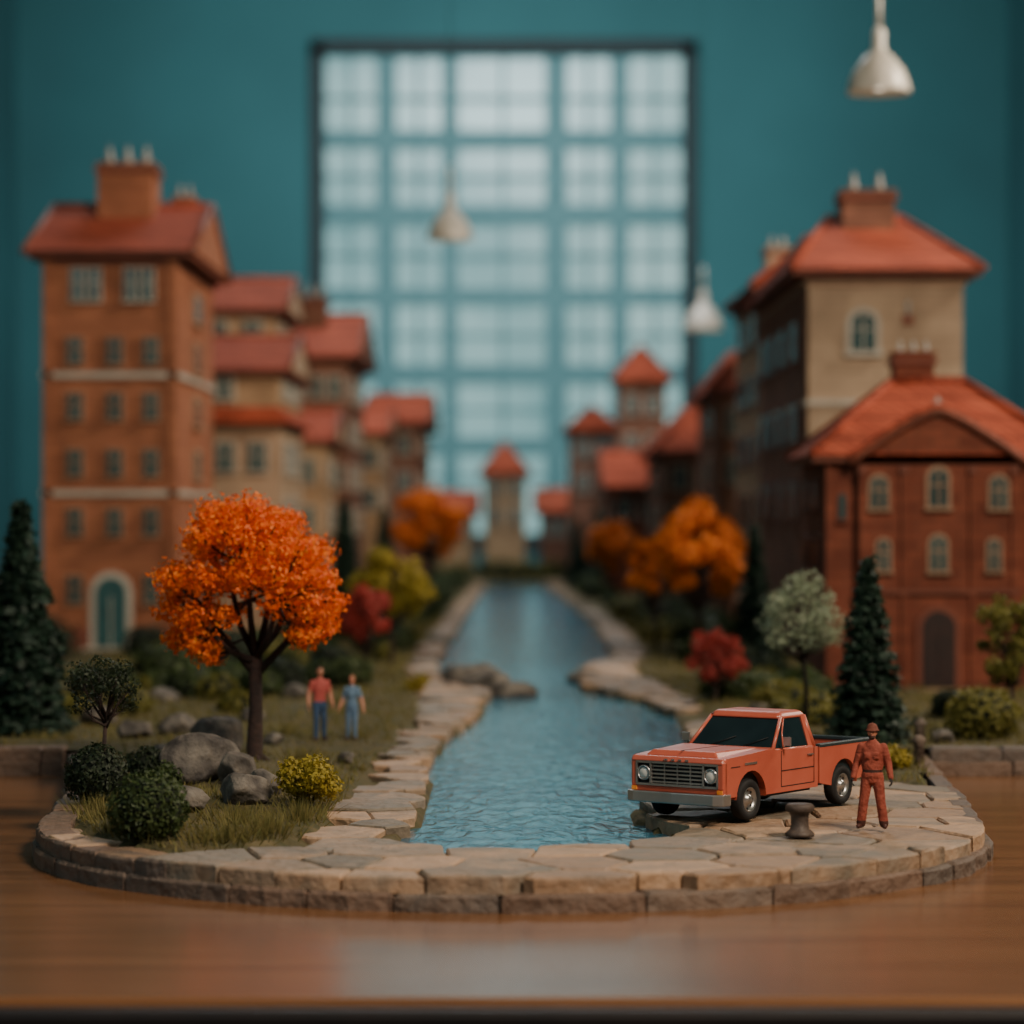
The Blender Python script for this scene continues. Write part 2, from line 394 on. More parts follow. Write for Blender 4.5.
# ------------------------------------------------------------------ grass
def grass():
    n=120000
    y=47+ (RNG.random(n)**1.5)*110; x=RNG.uniform(-16,17,n)
    ok=(inpoly(x,y,GL)|inpoly(x,y,GR))&inpoly(x,y,LAND)&~((y>68)&(y<69.6)); x=x[ok];y=y[ok]
    cl=np.array([noise.noise(Vector((a*.9,c*.5,5))) for a,c in zip(x,y)])
    ok=cl>RNG.uniform(-.7,.35,len(x)); x=x[ok];y=y[ok];cl=cl[ok]
    vs=[];fs=[]
    for i in range(len(x)):
        z=gh(x[i],y[i])-.02; h=random.uniform(.08,.22)*(1+1.0*max(0,cl[i])); a=random.uniform(0,math.pi); w=random.uniform(.012,.03)*(1+max(0,y[i]-70)/50)
        dx,dy=math.cos(a)*w,math.sin(a)*w; lx,ly=random.gauss(0,.4)*h,random.gauss(0,.4)*h
        k=len(vs); vs+=[(x[i]-dx,y[i]-dy,z),(x[i]+dx,y[i]+dy,z),(x[i]+lx,y[i]+ly,z+h)]; fs.append((k,k+1,k+2))
    b=MB(); b.v=vs; b.f=[list(f) for f in fs]; b.m=[0]*len(fs); b.sm=[False]*len(fs)
    for (cx,cy,n,hh) in [(-4.3,50.8,260,.40),(-4.9,49.9,220,.36),(-3.9,52.5,200,.38),(-7.3,52.8,220,.4),(-5.3,49.5,160,.3),(-3.9,54.5,140,.35),(-7.9,55,160,.4),(-4.2,58,160,.35),(-5.0,52,220,.35),(-4.6,64,150,.4),(-3.9,72,140,.35),(-5.8,74,140,.4),(8.6,64.5,160,.4),(9.5,71,160,.4),(7.4,70,160,.35),(-6.9,50.6,140,.3),(-8.3,60,160,.4)]:
        for _ in range(n):
            r=random.gauss(0,.3);t=random.uniform(0,6.28); x0=cx+r*math.cos(t);y0=cy+1.6*r*math.sin(t); h=hh*random.uniform(.5,1.1);w=.014;a=random.uniform(0,3.14)
            z=gh(x0,y0)-.03; b.add([(x0-w*math.cos(a),y0-w*math.sin(a),z),(x0+w*math.cos(a),y0+w*math.sin(a),z),(x0+r*.5*math.cos(t)+random.gauss(0,.05),y0+r*.5*math.sin(t),z+h)],[(0,1,2)],0)
    return b.obj('grass',[M['grass']])
grass()

# ------------------------------------------------------------------ plants
def sph(n):
    v=RNG.normal(size=(n,3)); return v/np.linalg.norm(v,axis=1)[:,None]
def clumps(b,cs,per,size,mat):
    for c,r in cs:
        n=int(per*r*r); d=sph(n); rad=r*(RNG.uniform(.55,1.15,n))[:,None]
        sc=np.array([1,1,.85]); b.leaves(np.array(c)+d*rad*sc,size,mat,nrm=d)
def tree(name,x,y,h,cw,ch,leafm,nclump=22,per=260,size=.09,trunk=.13,cut=.45,depth=1.0,seed=1,split=.42):
    random.seed(seed); z=gh(x,y)-.1; b=MB(); cz=z+h-ch/2; cs=[]; tries=0
    rcl=cw*.125
    while len(cs)<nclump and tries<4000:
        tries+=1
        d=Vector((random.gauss(0,1),random.gauss(0,1),random.gauss(0,1))).normalized(); rr=random.uniform(.5,1.08)**.6
        px=d.x*rr*(cw/2-rcl);py=d.y*rr*(cw/2-rcl)*depth;pz=d.z*rr*(ch/2-rcl*.8)
        if pz<-.15*ch and math.hypot(px,py)<cut*cw/2: continue
        if any((Vector((px,py,pz))-Vector(q[0])).length<rcl*.95 for q in cs): continue
        cs.append(((px,py,pz),rcl*random.uniform(.7,1.35)))
    ctr=[((x+c[0],y+c[1],cz+c[2]),r) for c,r in cs]
    top=Vector((x+random.uniform(-.04,.04)*h,y,z+h*split))
    b.tube([(x,y,z-.05),(x,y,z+.12*h*.5),(x+.01*h,y,z+h*split*.55),top],[trunk*1.5,trunk*1.0,trunk*.85,trunk*.7],10,0)
    for c,r in ctr:
        c=Vector(c); s0=top+Vector((0,0,random.uniform(-.12,.05)*h*split)); mid=s0.lerp(c,.5)+Vector((random.uniform(-.05,.05)*h,random.uniform(-.05,.05)*h,.02*h if c.z>cz else -.04*h))
        b.tube([s0,s0.lerp(mid,.5),mid,c],[trunk*.5,trunk*.4,trunk*.28,trunk*.1],6,0)
    clumps(b,ctr,per/(rcl*rcl),size,1)
    return b.obj(name,[M['bark'],leafm])
def hero_maple(name,x,y,leafm):
    random.seed(11); z=gh(x,y)-.1; b=MB()
    lob=[(-.05,5.45,.55),(-.7,5.3,.5),(.6,5.22,.52),(-1.1,4.8,.52),(-.35,4.9,.6),(.4,4.7,.6),(1.15,4.65,.5),(-1.6,4.1,.48),(-.9,4.05,.55),(-.15,4.05,.55),(.7,4.05,.58),(1.5,4.0,.42),
         (-1.88,3.45,.38),(-1.25,3.25,.52),(.55,3.45,.4),(1.2,3.35,.5),(1.72,3.45,.3),(-1.7,2.8,.34),(-1.05,2.65,.42),(1.0,2.85,.34),(1.5,2.95,.32),(-.75,2.3,.2),(-.5,3.3,.3)]
    ctr=[]
    for dx,zz,r in lob:
        span=math.sqrt(max(.15,1-(dx/2.1)**2-((zz-4.0)/2.0)**2))*1.75
        ks=[-1,-.35,.35,1] if span>1.1 else ([-1,0,1] if span>.7 else [-.7,.7])
        for k in ks: ctr.append((Vector((x+dx+random.uniform(-.12,.12),y+k*span,z+zz+random.uniform(-.12,.12)-(.1 if abs(k)<.5 and zz<3.6 else 0))),r*random.uniform(.75,1.05)))
    top=Vector((x+.02,y,z+2.35))
    b.tube([(x,y,z-.1),(x+.0,y,z+.25),(x+.03,y,z+1.2),top],[.3,.19,.15,.15],12,0)
    for i in range(5):
        a=i*1.26; b.tube([(x,y,z+.25),(x+.25*math.cos(a),y+.25*math.sin(a),z+.08),(x+.5*math.cos(a),y+.5*math.sin(a),z-.1)],[.12,.08,.03],6,0)
    limbs=[]
    for dx,dy,dz in ((-1.1,-.3,1.1),(-.6,.4,1.7),(-.15,-.3,2.0),(.35,.35,1.9),(.8,-.2,1.4),(1.15,.3,.9),(-.9,-.7,.55),(.55,-.8,1.2),(-.2,.9,1.2)):
        e=top+Vector((dx,dy,dz)); m=top.lerp(e,.45)+Vector((dx*.12,dy*.1,-.12))
        s0=top+Vector((0,0,-random.uniform(.0,.5))); b.tube([s0,m,e],[.095,.07,.045],8,0); limbs.append((m,e))
    for c,r in ctr:
        m,e=min(limbs,key=lambda l:(l[1]-c).length); s0=e if (e-c).length<(m-c).length else m
        md=s0.lerp(c,.5)+Vector((random.uniform(-.1,.1),random.uniform(-.1,.1),-.05)); b.tube([s0,md,c],[.04,.028,.012],5,0)
        for _ in range(3):
            b.tube([md,c+Vector([random.uniform(-1,1)*r*.8 for _ in range(3)])],[.015,.006],4,0)
    for c,r in ctr:
        n=int(1150*r*r); d=sph(n); rad=r*(RNG.uniform(.4,1.2,n))[:,None]; b.leaves(np.array(c)+d*rad*np.array([1,1,.8]),.066,1,nrm=d)
    return b.obj(name,[M['bark'],leafm])
def bush(name,x,y,r,leafm,hz=.85,size=.06,n=1500,seed=1):
    random.seed(seed); z=gh(x,y); b=MB(); c=(x,y,z+r*hz*.8)
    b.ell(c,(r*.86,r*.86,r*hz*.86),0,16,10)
    d=sph(n); d=d[d[:,2]>-.75]; bumpy=np.array([1+.14*noise.noise(Vector((p*2.6).tolist())+Vector((seed,0,0))) for p in d])[:,None]
    b.leaves(np.array(c)+d*np.array([r,r,r*hz])*bumpy*RNG.uniform(.88,1.05,(len(d),1)),size,1,nrm=d)
    b.tube([(x,y,z-.1),(x,y,z+r*.3)],[.06,.05],6,2)
    return b.obj(name,[M['core'],leafm,M['bark']])
def shrub(name,x,y,r,leafm,size=.06,n=2600,seed=2,h=1.0):
    random.seed(seed); z=gh(x,y); b=MB(); cs=[]
    for i in range(14):
        a=random.uniform(0,6.28);q=random.uniform(0,.7)*r; cs.append(((x+q*math.cos(a),y+q*math.sin(a),z+random.uniform(.25,.95)*r*h*(1-.5*q/r)),r*random.uniform(.28,.4)))
    for c,rr in cs: b.tube([(x,y,z-.05),c],[.03,.012],5,0)
    clumps(b,cs,n/14/(.34*r)**2,size,1)
    return b.obj(name,[M['bark'],leafm])
def conifer(name,x,y,h,w,n=5200,seed=3,size=.13,leafm=None):
    random.seed(seed); z=gh(x,y)-.05; b=MB()
    b.tube([(x,y,z-.05),(x,y,z+h*.95)],[w*.06,.02],8,0)
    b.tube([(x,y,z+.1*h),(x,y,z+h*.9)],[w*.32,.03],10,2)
    P=[];D=[]
    levels=int(13+h)
    for i in range(levels):
        t=i/levels; zz=z+h*(.05+.93*t); R=w/2*(1-t)**.85*(1+.08*random.uniform(-1,1)); m=max(5,int(17*(1-t)+5))
        for k in range(m):
            a=6.283*(k+random.random()*.7)/m; rl=R*random.uniform(.78,1.14); cnt=int(n/levels/m*1.3*(.5+1.2*(1-t)))
            for q in range(cnt):
                s=random.random()**.6; wd=.11*w*(1-s*.5)*(1-t*.5)
                P.append((x+math.cos(a)*rl*s+random.gauss(0,wd*.6),y+math.sin(a)*rl*s+random.gauss(0,wd*.6),zz-s*h*.05+random.gauss(0,.010*h))); D.append((math.cos(a)*.5,math.sin(a)*.5,.8))
    b.leaves(np.array(P),size,1,nrm=np.array(D)); 
    return b.obj(name,[M['bark'],leafm or M['l_con'],M['core']])
def rock(name,x,y,w,d,h,seed=0,sink=.15,z=None):
    bm=bmesh.new(); bmesh.ops.create_icosphere(bm,subdivisions=4,radius=1); S=Vector((seed*3.7,seed*1.3,seed))
    pl=[]; random.seed(seed)
    for i in range(11):
        v=Vector((random.gauss(0,1),random.gauss(0,1),random.gauss(0,1))).normalized(); pl.append((v,random.uniform(.62,.88)))
    for v in bm.verts:
        p=v.co.copy()
        for nn,dd in pl:
            e=p.dot(nn)-dd
            if e>0: p-=nn*e*.96
        p*=1+.06*noise.noise(p*2.2+S)+.03*noise.noise(p*7+S)
        v.co=Vector((p.x*w/2*1.15,p.y*d/2*1.15,p.z*h*.6))
    me=bpy.data.meshes.new(name); bm.to_mesh(me); bm.free(); me.materials.append(M['rock'])
    for p in me.polygons: p.use_smooth=True
    o=bpy.data.objects.new(name,me); COL.objects.link(o); zz=(gh(x,y) if z is None else z); o.location=(x,y,zz+h*.5-sink*h); o.rotation_euler=(0,0,seed*1.7)
    return o

hero_maple('autumn_maple_tree',-5.6,62.7,M['l_orange'])
tree('young_dark_tree',-8.15,57.3,2.95,1.6,1.35,M['l_dark'],nclump=24,per=75,size=.045,trunk=.055,cut=.4,seed=5,split=.55)
tree('red_maple_tree',6.0,85.4,2.5,1.95,2.0,M['l_red'],nclump=26,per=90,size=.06,trunk=.06,seed=6,split=.25,cut=.3)
tree('pale_green_tree',7.5,73.9,4.25,2.6,2.4,M['l_pale'],nclump=32,per=70,size=.065,trunk=.075,seed=9,split=.5)
tree('autumn_tree',7.2,111,6.2,3.9,3.9,M['l_orange2'],nclump=30,per=110,size=.15,trunk=.14,seed=12,split=.35)
tree('autumn_tree',6.0,120,4.9,2.7,3.0,M['l_orange2'],nclump=20,per=90,size=.16,trunk=.1,seed=13,split=.35)
tree('autumn_tree',6.4,187,5.3,3.6,3.6,M['l_orange2'],nclump=20,per=80,size=.2,trunk=.12,seed=14,split=.35)
tree('autumn_tree',-5.2,176,7.6,4.6,5.0,M['l_orange2'],nclump=26,per=90,size=.22,trunk=.15,seed=15,split=.35)
tree('yellow_green_tree',-4.35,104,4.5,3.3,3.0,M['l_yg'],nclump=28,per=100,size=.12,trunk=.09,seed=16,split=.35)
tree('red_maple_tree',-4.9,95.3,3.4,2.2,2.3,M['l_red'],nclump=24,per=90,size=.09,trunk=.07,seed=17,split=.3)
tree('yellow_green_tree',13.1,75.6,4.1,2.1,3.1,M['l_olive'],nclump=30,per=110,size=.075,trunk=.07,seed=18,split=.3,cut=.2)
conifer('fir_tree',-12.6,74,6.4,2.8,6500,21,.15)
conifer('fir_tree',8.75,70.8,4.9,2.2,6500,22,.11)
conifer('fir_tree',9.0,107,5.6,1.9,2600,23,.16)
conifer('fir_tree',-7.5,129,6.6,2.3,2400,24,.2)
conifer('fir_tree',-6.8,153,6.2,2.1,2000,25,.2)
conifer('fir_tree',-9.6,133,5.0,1.9,2000,26,.2)
conifer('fir_tree',4.9,215,5.5,2.0,1500,27,.25)
conifer('fir_tree',6.6,222,6.5,2.4,1500,28,.25)
bush('boxwood_bush',-6.25,49.6,.66,M['l_green'],.95,.05,2600,1)
bush('boxwood_bush',-8.1,56.2,.62,M['l_dark'],.95,.05,2000,2)
bush('boxwood_bush',-7.35,58.5,.5,M['l_dark'],.8,.05,1400,3)
shrub('yellow_shrub',-3.98,54.8,.88,M['l_yg'],.05,3600,4)
shrub('low_shrub',-6.9,57.2,.5,M['l_green'],.05,1400,5)
shrub('yellow_shrub',8.35,63.2,.5,M['l_yg'],.05,1400,6)
bush('round_bush',11.8,72.3,.95,M['l_olive'],.75,.07,2200,7)
shrub('yellow_shrub',9.7,75.5,.55,M['l_yg'],.06,1200,8)
shrub('yellow_shrub',-2.95,91,.55,M['l_yg'],.07,900,9)
def planting(name,spots,leafm,n=260,size=.14):
    b=MB()
    for (x,y,r) in spots:
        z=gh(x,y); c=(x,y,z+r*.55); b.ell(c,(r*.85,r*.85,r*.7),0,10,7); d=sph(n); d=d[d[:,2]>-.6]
        b.leaves(np.array(c)+d*np.array([r,r,r*.82])*RNG.uniform(.88,1.15,(len(d),1)),size,1,nrm=d)
    return b.obj(name,[M['core'],leafm])
random.seed(40)
def spots(n,xr,yr,rr):
    out=[]
    for i in range(n):
        y=random.uniform(*yr); x=random.uniform(*xr); out.append((x,y,random.uniform(*rr)))
    return out
okL=lambda s:[q for q in s if not inpoly([q[0]+q[2]*.9],[q[1]],WATER)[0] and not inpoly([q[0]-q[2]*.9],[q[1]],WATER)[0] and (inpoly([q[0]+q[2]],[q[1]],GL)[0] or inpoly([q[0]-q[2]],[q[1]],GR)[0] or q[1]>239)]
planting('hedge_planting',okL(spots(26,(-12.5,-5),(84,118),(.35,.8))+spots(26,(-9,-4.5),(118,156),(.5,1.1))+spots(26,(-6.2,-4),(156,235),(.6,1.2))+
   spots(24,(6,9.4),(86,91),(.35,.7))+spots(28,(6.5,10),(106,152),(.5,1.0))+spots(24,(5,6.6),(160,235),(.5,.9))),M['l_green'])
planting('hedge_planting',okL(spots(16,(-13,-4.8),(78,118),(.3,.6))+spots(16,(6.4,9),(77,91),(.3,.6))+spots(18,(-6,-4.3),(120,190),(.4,.8))+spots(16,(5.8,7.5),(120,165),(.4,.8))+spots(26,(-8,4.6),(240,256),(.7,1.2))),M['l_olive'],220,.12)
planting('hedge_planting',okL([(-7.4,92,.85),(-6.3,100,.7),(-17.8,110,1.2),(-14.2,112,.9),(-19,100,1.1),(-10.6,108,.9),(-9.5,96,.6),(12.2,80,.5),(10.2,82,.6),(16.5,84,.7),(-13.2,90,.6),(7.6,98,.9),(8.2,93,.8)]),M['l_dark'],420,.12)
RK=[(-6.75,65.5,1.6,1.5,1.05,1),(-6.35,58.5,1.55,1.3,1.0,2),(-5.1,55.2,1.0,1.0,.62,3),(-6.15,53.6,.95,.9,.5,4),(-5.5,57.8,.7,.7,.8,5),(-4.85,56.6,.75,.7,.5,6),
 (-8.6,74,1.0,.9,.6,7),(-9.4,72,.8,.8,.5,8),(-10.4,86,.9,.8,.5,9),(-6.6,88,.8,.7,.5,10),(-5.8,70,.5,.5,.3,11),(8.9,76.5,.8,.7,.5,12),(10.6,70.9,.6,.5,.35,13),
 (-8.0,66,.7,.6,.4,14),(-4.4,60,.5,.5,.3,15),(-3.7,64.5,.4,.4,.3,16),(-10.9,76,.9,.8,.55,17),(6.9,80,.7,.6,.4,18),(-7.0,78,.6,.6,.4,19)]
for r in RK: rock('garden_rock',*r[:5],seed=r[5])
for r in [(-1.35,97,1.5,2.2,1.15,31),(-.75,94.5,1.3,2,.85,32),(.05,93.0,1.3,1.8,.6,33),(2.6,101,.9,1.5,.5,34),(-2.0,101,1.1,1.6,.7,35)]: rock('canal_rock',*r[:5],seed=r[5],z=-.3)

# ------------------------------------------------------------------ buildings
W,RF,TW,TD,GS,CP,DT,DB,CR,BC,TB=range(11)
def bmats(w): return [M[w],M['roof'],M['trimw'],M['trimd'],M['glass'],M['chimpot'],M['doorT'],M['doorB'],M['cream'],M['brickC'],M['trimb']]
def Ffront(y): return lambda u,d,z:(u,y-d,z)
def Fright(x): return lambda u,d,z:(x+d,u,z)
def Fleft(x): return lambda u,d,z:(x-d,u,z)
def archpts(u,z0,w,h,arch):
    if not arch: return [(u-w/2,z0),(u+w/2,z0),(u+w/2,z0+h),(u-w/2,z0+h)]
    r=w/2; rz=min(r,h*.45); p=[(u-r,z0),(u+r,z0)]
    for i in range(0,11):
        a=math.pi*i/10; p.append((u+r*math.cos(a),z0+h-rz+rz*math.sin(a)))
    return p
def window(b,F,u,zc,w,h,arch=False,frame=TW,fw=.14,mull=True,glass=GS,mw=.03):
    z0=zc-h/2
    b.prism(F,archpts(u,z0-fw*.4,w+2*fw,h+fw*1.4,arch),-.02,.10,frame)
    b.prism(F,archpts(u,z0,w,h,arch),-.02,.125,glass)
    if mull:
        b.fbox(F,u-mw,u+mw,.1,.155,z0,z0+h-.02,frame); b.fbox(F,u-w/2,u+w/2,.1,.15,z0+h*.55,z0+h*.55+.05,frame)
    b.fbox(F,u-w/2-fw*1.4,u+w/2+fw*1.4,0,.22,z0-max(.1,fw*1.1),z0-.02,frame)
def door(b,F,u,w,h,arch=True,frame=TW,leafm=DT,fw=.26):
    b.prism(F,archpts(u,0,w+2*fw,h+fw,arch),-.02,.16,frame); b.prism(F,archpts(u,0,w,h,arch),-.02,.19,leafm)
    b.fbox(F,u-.03,u+.03,.18,.22,.1,h*.75,frame if leafm==DT else leafm)
    for s in(-1,1): b.fbox(F,u+s*w*.25-w*.15,u+s*w*.25+w*.15,.18,.215,.4,h*.4,leafm)
    b.fbox(F,u-w/2-.5,u+w/2+.5,0,.7,-.3,.12,TW)
def roof(b,x0,x1,y0,y1,z,h,over=.55,kind='hip',mat=RF,wall=W,N=None,top=None):
    X0,X1,Y0,Y1=x0-over,x1+over,y0-over,y1+over
    b.box(X0+.05,X1-.05,Y0+.05,Y1-.05,z-.28,z-.02,TD)
    if top: R=top
    elif kind=='gable_x': R=(X0,X1,(Y0+Y1)/2,(Y0+Y1)/2)
    elif kind=='gable_y': R=((X0+X1)/2,(X0+X1)/2,Y0,Y1)
    elif kind=='pyr': R=((X0+X1)/2,)*2+((Y0+Y1)/2,)*2
    else:
        if X1-X0>Y1-Y0: q=(Y1-Y0)/2*.8; R=(X0+q,X1-q,(Y0+Y1)/2,(Y0+Y1)/2)
        else: q=(X1-X0)/2; R=((X0+X1)/2,)*2+(Y0+q,Y1-q)
    E=(X0,X1,Y0,Y1); N=N or max(5,int(h/.34)); e=.07
    def rc(t,o=0):
        r=[E[i]+(R[i]-E[i])*t for i in range(4)]
        if kind!='gable_x': r[0]-=o;r[1]+=o
        if kind!='gable_y': r[2]-=o;r[3]+=o
        return tuple(r)
    for i in range(N): b.frustum(rc(i/N,e),z+h*i/N-.06,rc((i+1)/N,.0),z+h*(i+1)/N,mat)
    if kind=='gable_x':
        ym=(Y0+Y1)/2; b.tube([(X0-.05,ym,z+h),(X1+.05,ym,z+h)],[.16,.16],8,mat)
        for xx,F in ((x1,Fright(X1)),(x0,Fleft(X0))):
            b.prism(F,[(Y0+.5,z-.02),(Y1-.5,z-.02),(ym,z+h-.35)],-.1,.06,wall); 
            for ya in (Y0,Y1): b.tube([F(ya,.05,z-.08),F(ym,.05,z+h+.02)],[.13,.13],6,TD)
    elif kind=='gable_y':
        xm=(X0+X1)/2; b.tube([(xm,Y0-.05,z+h),(xm,Y1,z+h)],[.16,.16],8,mat)
        F=Ffront(Y0); b.prism(F,[(X0+.4,z-.02),(X1-.4,z-.02),(xm,z+h-.3)],-.1,.06,wall)
        for xa in (X0,X1): b.tube([F(xa,.05,z-.08),F(xm,.05,z+h+.02)],[.13,.13],6,TD)
    else:
        for i,j in ((0,2),(1,2),(1,3),(0,3)): b.tube([(E[i],E[j],z),(R[i],R[j],z+h)],[.13,.13],6,mat)
        b.tube([(R[0],R[2],z+h),(R[1]+1e-3,R[2]+1e-3,z+h)],[.15,.15],6,mat)
def chimney(b,x0,x1,y0,y1,z0,z1,pots=3,mat=W,ps=1.0):
    b.box(x0,x1,y0,y1,z0,z1,mat); b.box(x0-.12,x1+.12,y0-.12,y1+.12,z1-.3,z1-.12,TD); b.box(x0-.08,x1+.08,y0-.08,y1+.08,z1,z1+.1,mat)
    for i in range(pots):
        x=x0+(x1-x0)*(i+.5)/pots; b.lathe([(r*ps,z*ps) for r,z in [(0,0),(.2,0),(.17,.35),(.1,.5),(.13,.62),(.05,.75),(0,.95)]],(x,(y0+y1)/2-.3,z1+.08),10,CP)
def bands(b,x0,x1,y0,y1,zs,mat=TW,hh=.16,o=.12):
    for z in zs: b.box(x0-o,x1+o,y0-o,y1+o,z-hh,z+hh,mat)
def grid_windows(b,F,us,zs,w,h,arch=False,frame=TW,fw=.12):
    for z in zs:
        for u in us: window(b,F,u,z,w,h,arch,frame,fw)
# B1 tall brick apartment tower
b=MB(); x0,x1,y0,y1=-19.4,-13.9,119.5,134
b.box(x0,x1,y0,y1,-.3,16.5,W); F=Ffront(y0)
bands(b,x0,x1,y0,y1,[11.4,6.5],TW,.12); bands(b,x0,x1,y0,y1,[16.1],TD,.12,.1); bands(b,x0,x1,y0,y1,[.4],TD,.5,.15)
grid_windows(b,F,[-18.1,-16.45,-14.95],[12.4,10.1,7.75,5.3],.6,1.05,frame=TB,fw=.06)
grid_windows(b,F,[-18.1,-14.95],[2.5],.6,1.1,frame=TB,fw=.06)
for u in(-17.65,-15.45):
    window(b,F,u-.34,15.15,.52,1.3,False,TW,.06); window(b,F,u+.34,15.15,.52,1.3,False,TW,.06)
door(b,F,-16.6,1.25,3.0)
FR=Fright(x1); grid_windows(b,FR,[126.8],[14.6,12.4,10.1,7.75,5.3],2.4,1.1,frame=TB,fw=.16)
for u in (x0+.15,x1-.15): b.fbox(F,u-.18,u+.18,0,.12,0,16.3,W)
roof(b,x0,x1,y0,y1,16.55,2.6,.7,'gable_x'); chimney(b,-17.9,-15.5,124.5,127,18,20.7,3); chimney(b,-14.9,-14.0,127,128.5,18,19.5,2,ps=.7)
b.obj('apartment_building',bmats('brickA'),fixn=True)
# B2 cream town houses
b=MB(); b.box(-16,-11,136,150,-.3,12.4,W); b.box(-16.2,-10.9,135.9,150.2,-.3,9.9,CR)
FR=Fright(-10.9)
b.frustum((-16.8,-10.3,135.2,150.9),9.9,(-16,-11,136,150),10.7,RF); 
grid_windows(b,Ffront(135.9),[-15,-13.5,-12],[8.3,5.6,2.8],.8,1.3,frame=TW,fw=.1); grid_windows(b,FR,[138.5,142,145.5],[8.3,5.6],1.8,1.4)
grid_windows(b,Fright(-11),[139,143,147],[11.7],1.6,1.0,True); window(b,Ffront(136),-13.6,11.6,.8,1.0)
roof(b,-16,-11,136,150,12.5,1.9,.5,'gable_x',wall=CR); b.obj('townhouse',bmats('beige'),fixn=True)
b=MB(); b.box(-16.5,-12.4,151,163,-.3,16.2,W); F=Ffront(151); grid_windows(b,F,[-15.4,-13.6],[15,12.6,10],.9,1.3); grid_windows(b,Fright(-12.4),[153.5,157,160.5],[15,12.6,10],1.8,1.3)
bands(b,-16.5,-12.4,151,163,[13.8]); roof(b,-16.5,-12.4,151,163,16.4,2.0,.6,'gable_x',wall=CR); b.obj('townhouse',bmats('beige'),fixn=True)
# B3
b=MB(); b.box(-13.6,-9.6,168,186,-.3,14.8,W); grid_windows(b,Ffront(168),[-12.6,-11.4,-10.3],[13,10.4,7.8,5.2],.7,1.2); grid_windows(b,Fright(-9.6),[171,176,181],[13,10.4,7.8,5.2],2,1.3)
roof(b,-13.6,-9.6,168,186,14.9,2.9,.7,'gable_x'); chimney(b,-12.6,-11.2,174,176,16.5,18.6,2); b.obj('apartment_building',bmats('brickC'),fixn=True)
b=MB(); b.box(-13.6,-10.2,165.2-8,167,-.3,9.6,W); grid_windows(b,Ffront(157.2),[-12.5,-11.2],[8,5.4],.8,1.2); grid_windows(b,Fright(-10.2),[159.5,163.5],[8,5.4,2.8],1.6,1.2)
roof(b,-13.6,-10.2,157.2,167,9.7,1.7,.5,'gable_x',wall=CR); b.obj('townhouse',bmats('beige'),fixn=True)
# B4
b=MB(); b.box(-11.4,-8.6,189,203,-.3,11,W); grid_windows(b,Ffront(189),[-10.6,-9.3],[9.3,6.6],.8,1.2); grid_windows(b,Fright(-8.6),[192,197],[9.3,6.6],2,1.2); roof(b,-11.4,-8.6,189,203,11,1.8,.5,'gable_x'); b.obj('townhouse',bmats('beige'),fixn=True)
b=MB(); b.box(-10.2,-6.6,206,232,-.3,12.2,W); grid_windows(b,Ffront(206),[-9.2,-7.7],[10.6,7.9],.8,1.3); grid_windows(b,Fright(-6.6),[210,216,222],[10.6,7.9],2.4,1.3); roof(b,-10.2,-6.6,206,232,12.2,2.4,.6,'gable_x'); b.obj('apartment_building',bmats('brickC'),fixn=True)
b=MB(); b.box(-2.5,1.2,262,266,-.3,9.3,W); grid_windows(b,Ffront(262),[-1.6,.3],[8,5.5],.8,1.4,True); roof(b,-2.5,1.2,262,266,9.3,2.8,.5,'pyr'); b.obj('brick_tower',bmats('beige'),fixn=True)
b=MB(); b.box(2.6,7.5,262,272,-.3,5.8,W); grid_windows(b,Ffront(262),[3.6,5,6.4],[4.3],.8,1.3); roof(b,2.6,7.5,262,272,5.8,2,.5,'gable_x'); b.obj('cottage',bmats('brickC'),fixn=True)
b=MB(); b.box(-8.6,-3.6,264,274,-.3,5.6,W); grid_windows(b,Ffront(264),[-7.5,-6,-4.6],[4.1],.8,1.3); roof(b,-8.6,-3.6,264,274,5.6,2,.5,'gable_x'); b.obj('cottage',bmats('beige'),fixn=True)
# right far
b=MB(); b.box(4.9,8.6,240,252,-.3,12.6,W); grid_windows(b,Ffront(240),[5.9,7.5],[11,8.2],.9,1.4); roof(b,4.9,8.6,240,252,12.6,2,.5,'hip'); b.obj('apartment_building',bmats('brickC'),fixn=True)
b=MB(); b.box(8.3,12.0,225,230,-.3,16.1,W); grid_windows(b,Ffront(225),[9.3,11],[14.2,11],.9,1.5,True); roof(b,8.3,12.0,225,230,16.1,2.8,.5,'pyr'); b.obj('brick_tower',bmats('brickC'),fixn=True)
b=MB(); b.box(6.8,10.6,200,212,-.3,7.6,W); grid_windows(b,Ffront(200),[7.8,9.5],[6],.9,1.3); grid_windows(b,Fleft(6.8),[204,208],[6],2,1.2); roof(b,6.8,10.6,200,212,7.6,2.5,.5,'gable_x'); b.obj('townhouse',bmats('brickB'),fixn=True)
b=MB(); b.box(9.2,14,175,196,-.3,9.4,W); grid_windows(b,Ffront(175),[10.2,11.8],[7.8,5.4],.9,1.3); grid_windows(b,Fleft(9.2),[178,184,190],[7.8,5.4],2.2,1.3); roof(b,9.2,14,175,196,9.5,3.2,.6,'hip'); b.obj('townhouse',bmats('brickC'),fixn=True)
b=MB(); b.box(11.0,14.5,155,170,-.3,12.3,W); grid_windows(b,Ffront(155),[12,13.4],[10.6,8],.8,1.3); grid_windows(b,Fleft(11),[158,163],[10.6,8,5.4],2,1.3,frame=TB); roof(b,11.0,14.5,155,170,12.3,2.7,.5,'hip'); b.obj('townhouse',bmats('brickC'),fixn=True)
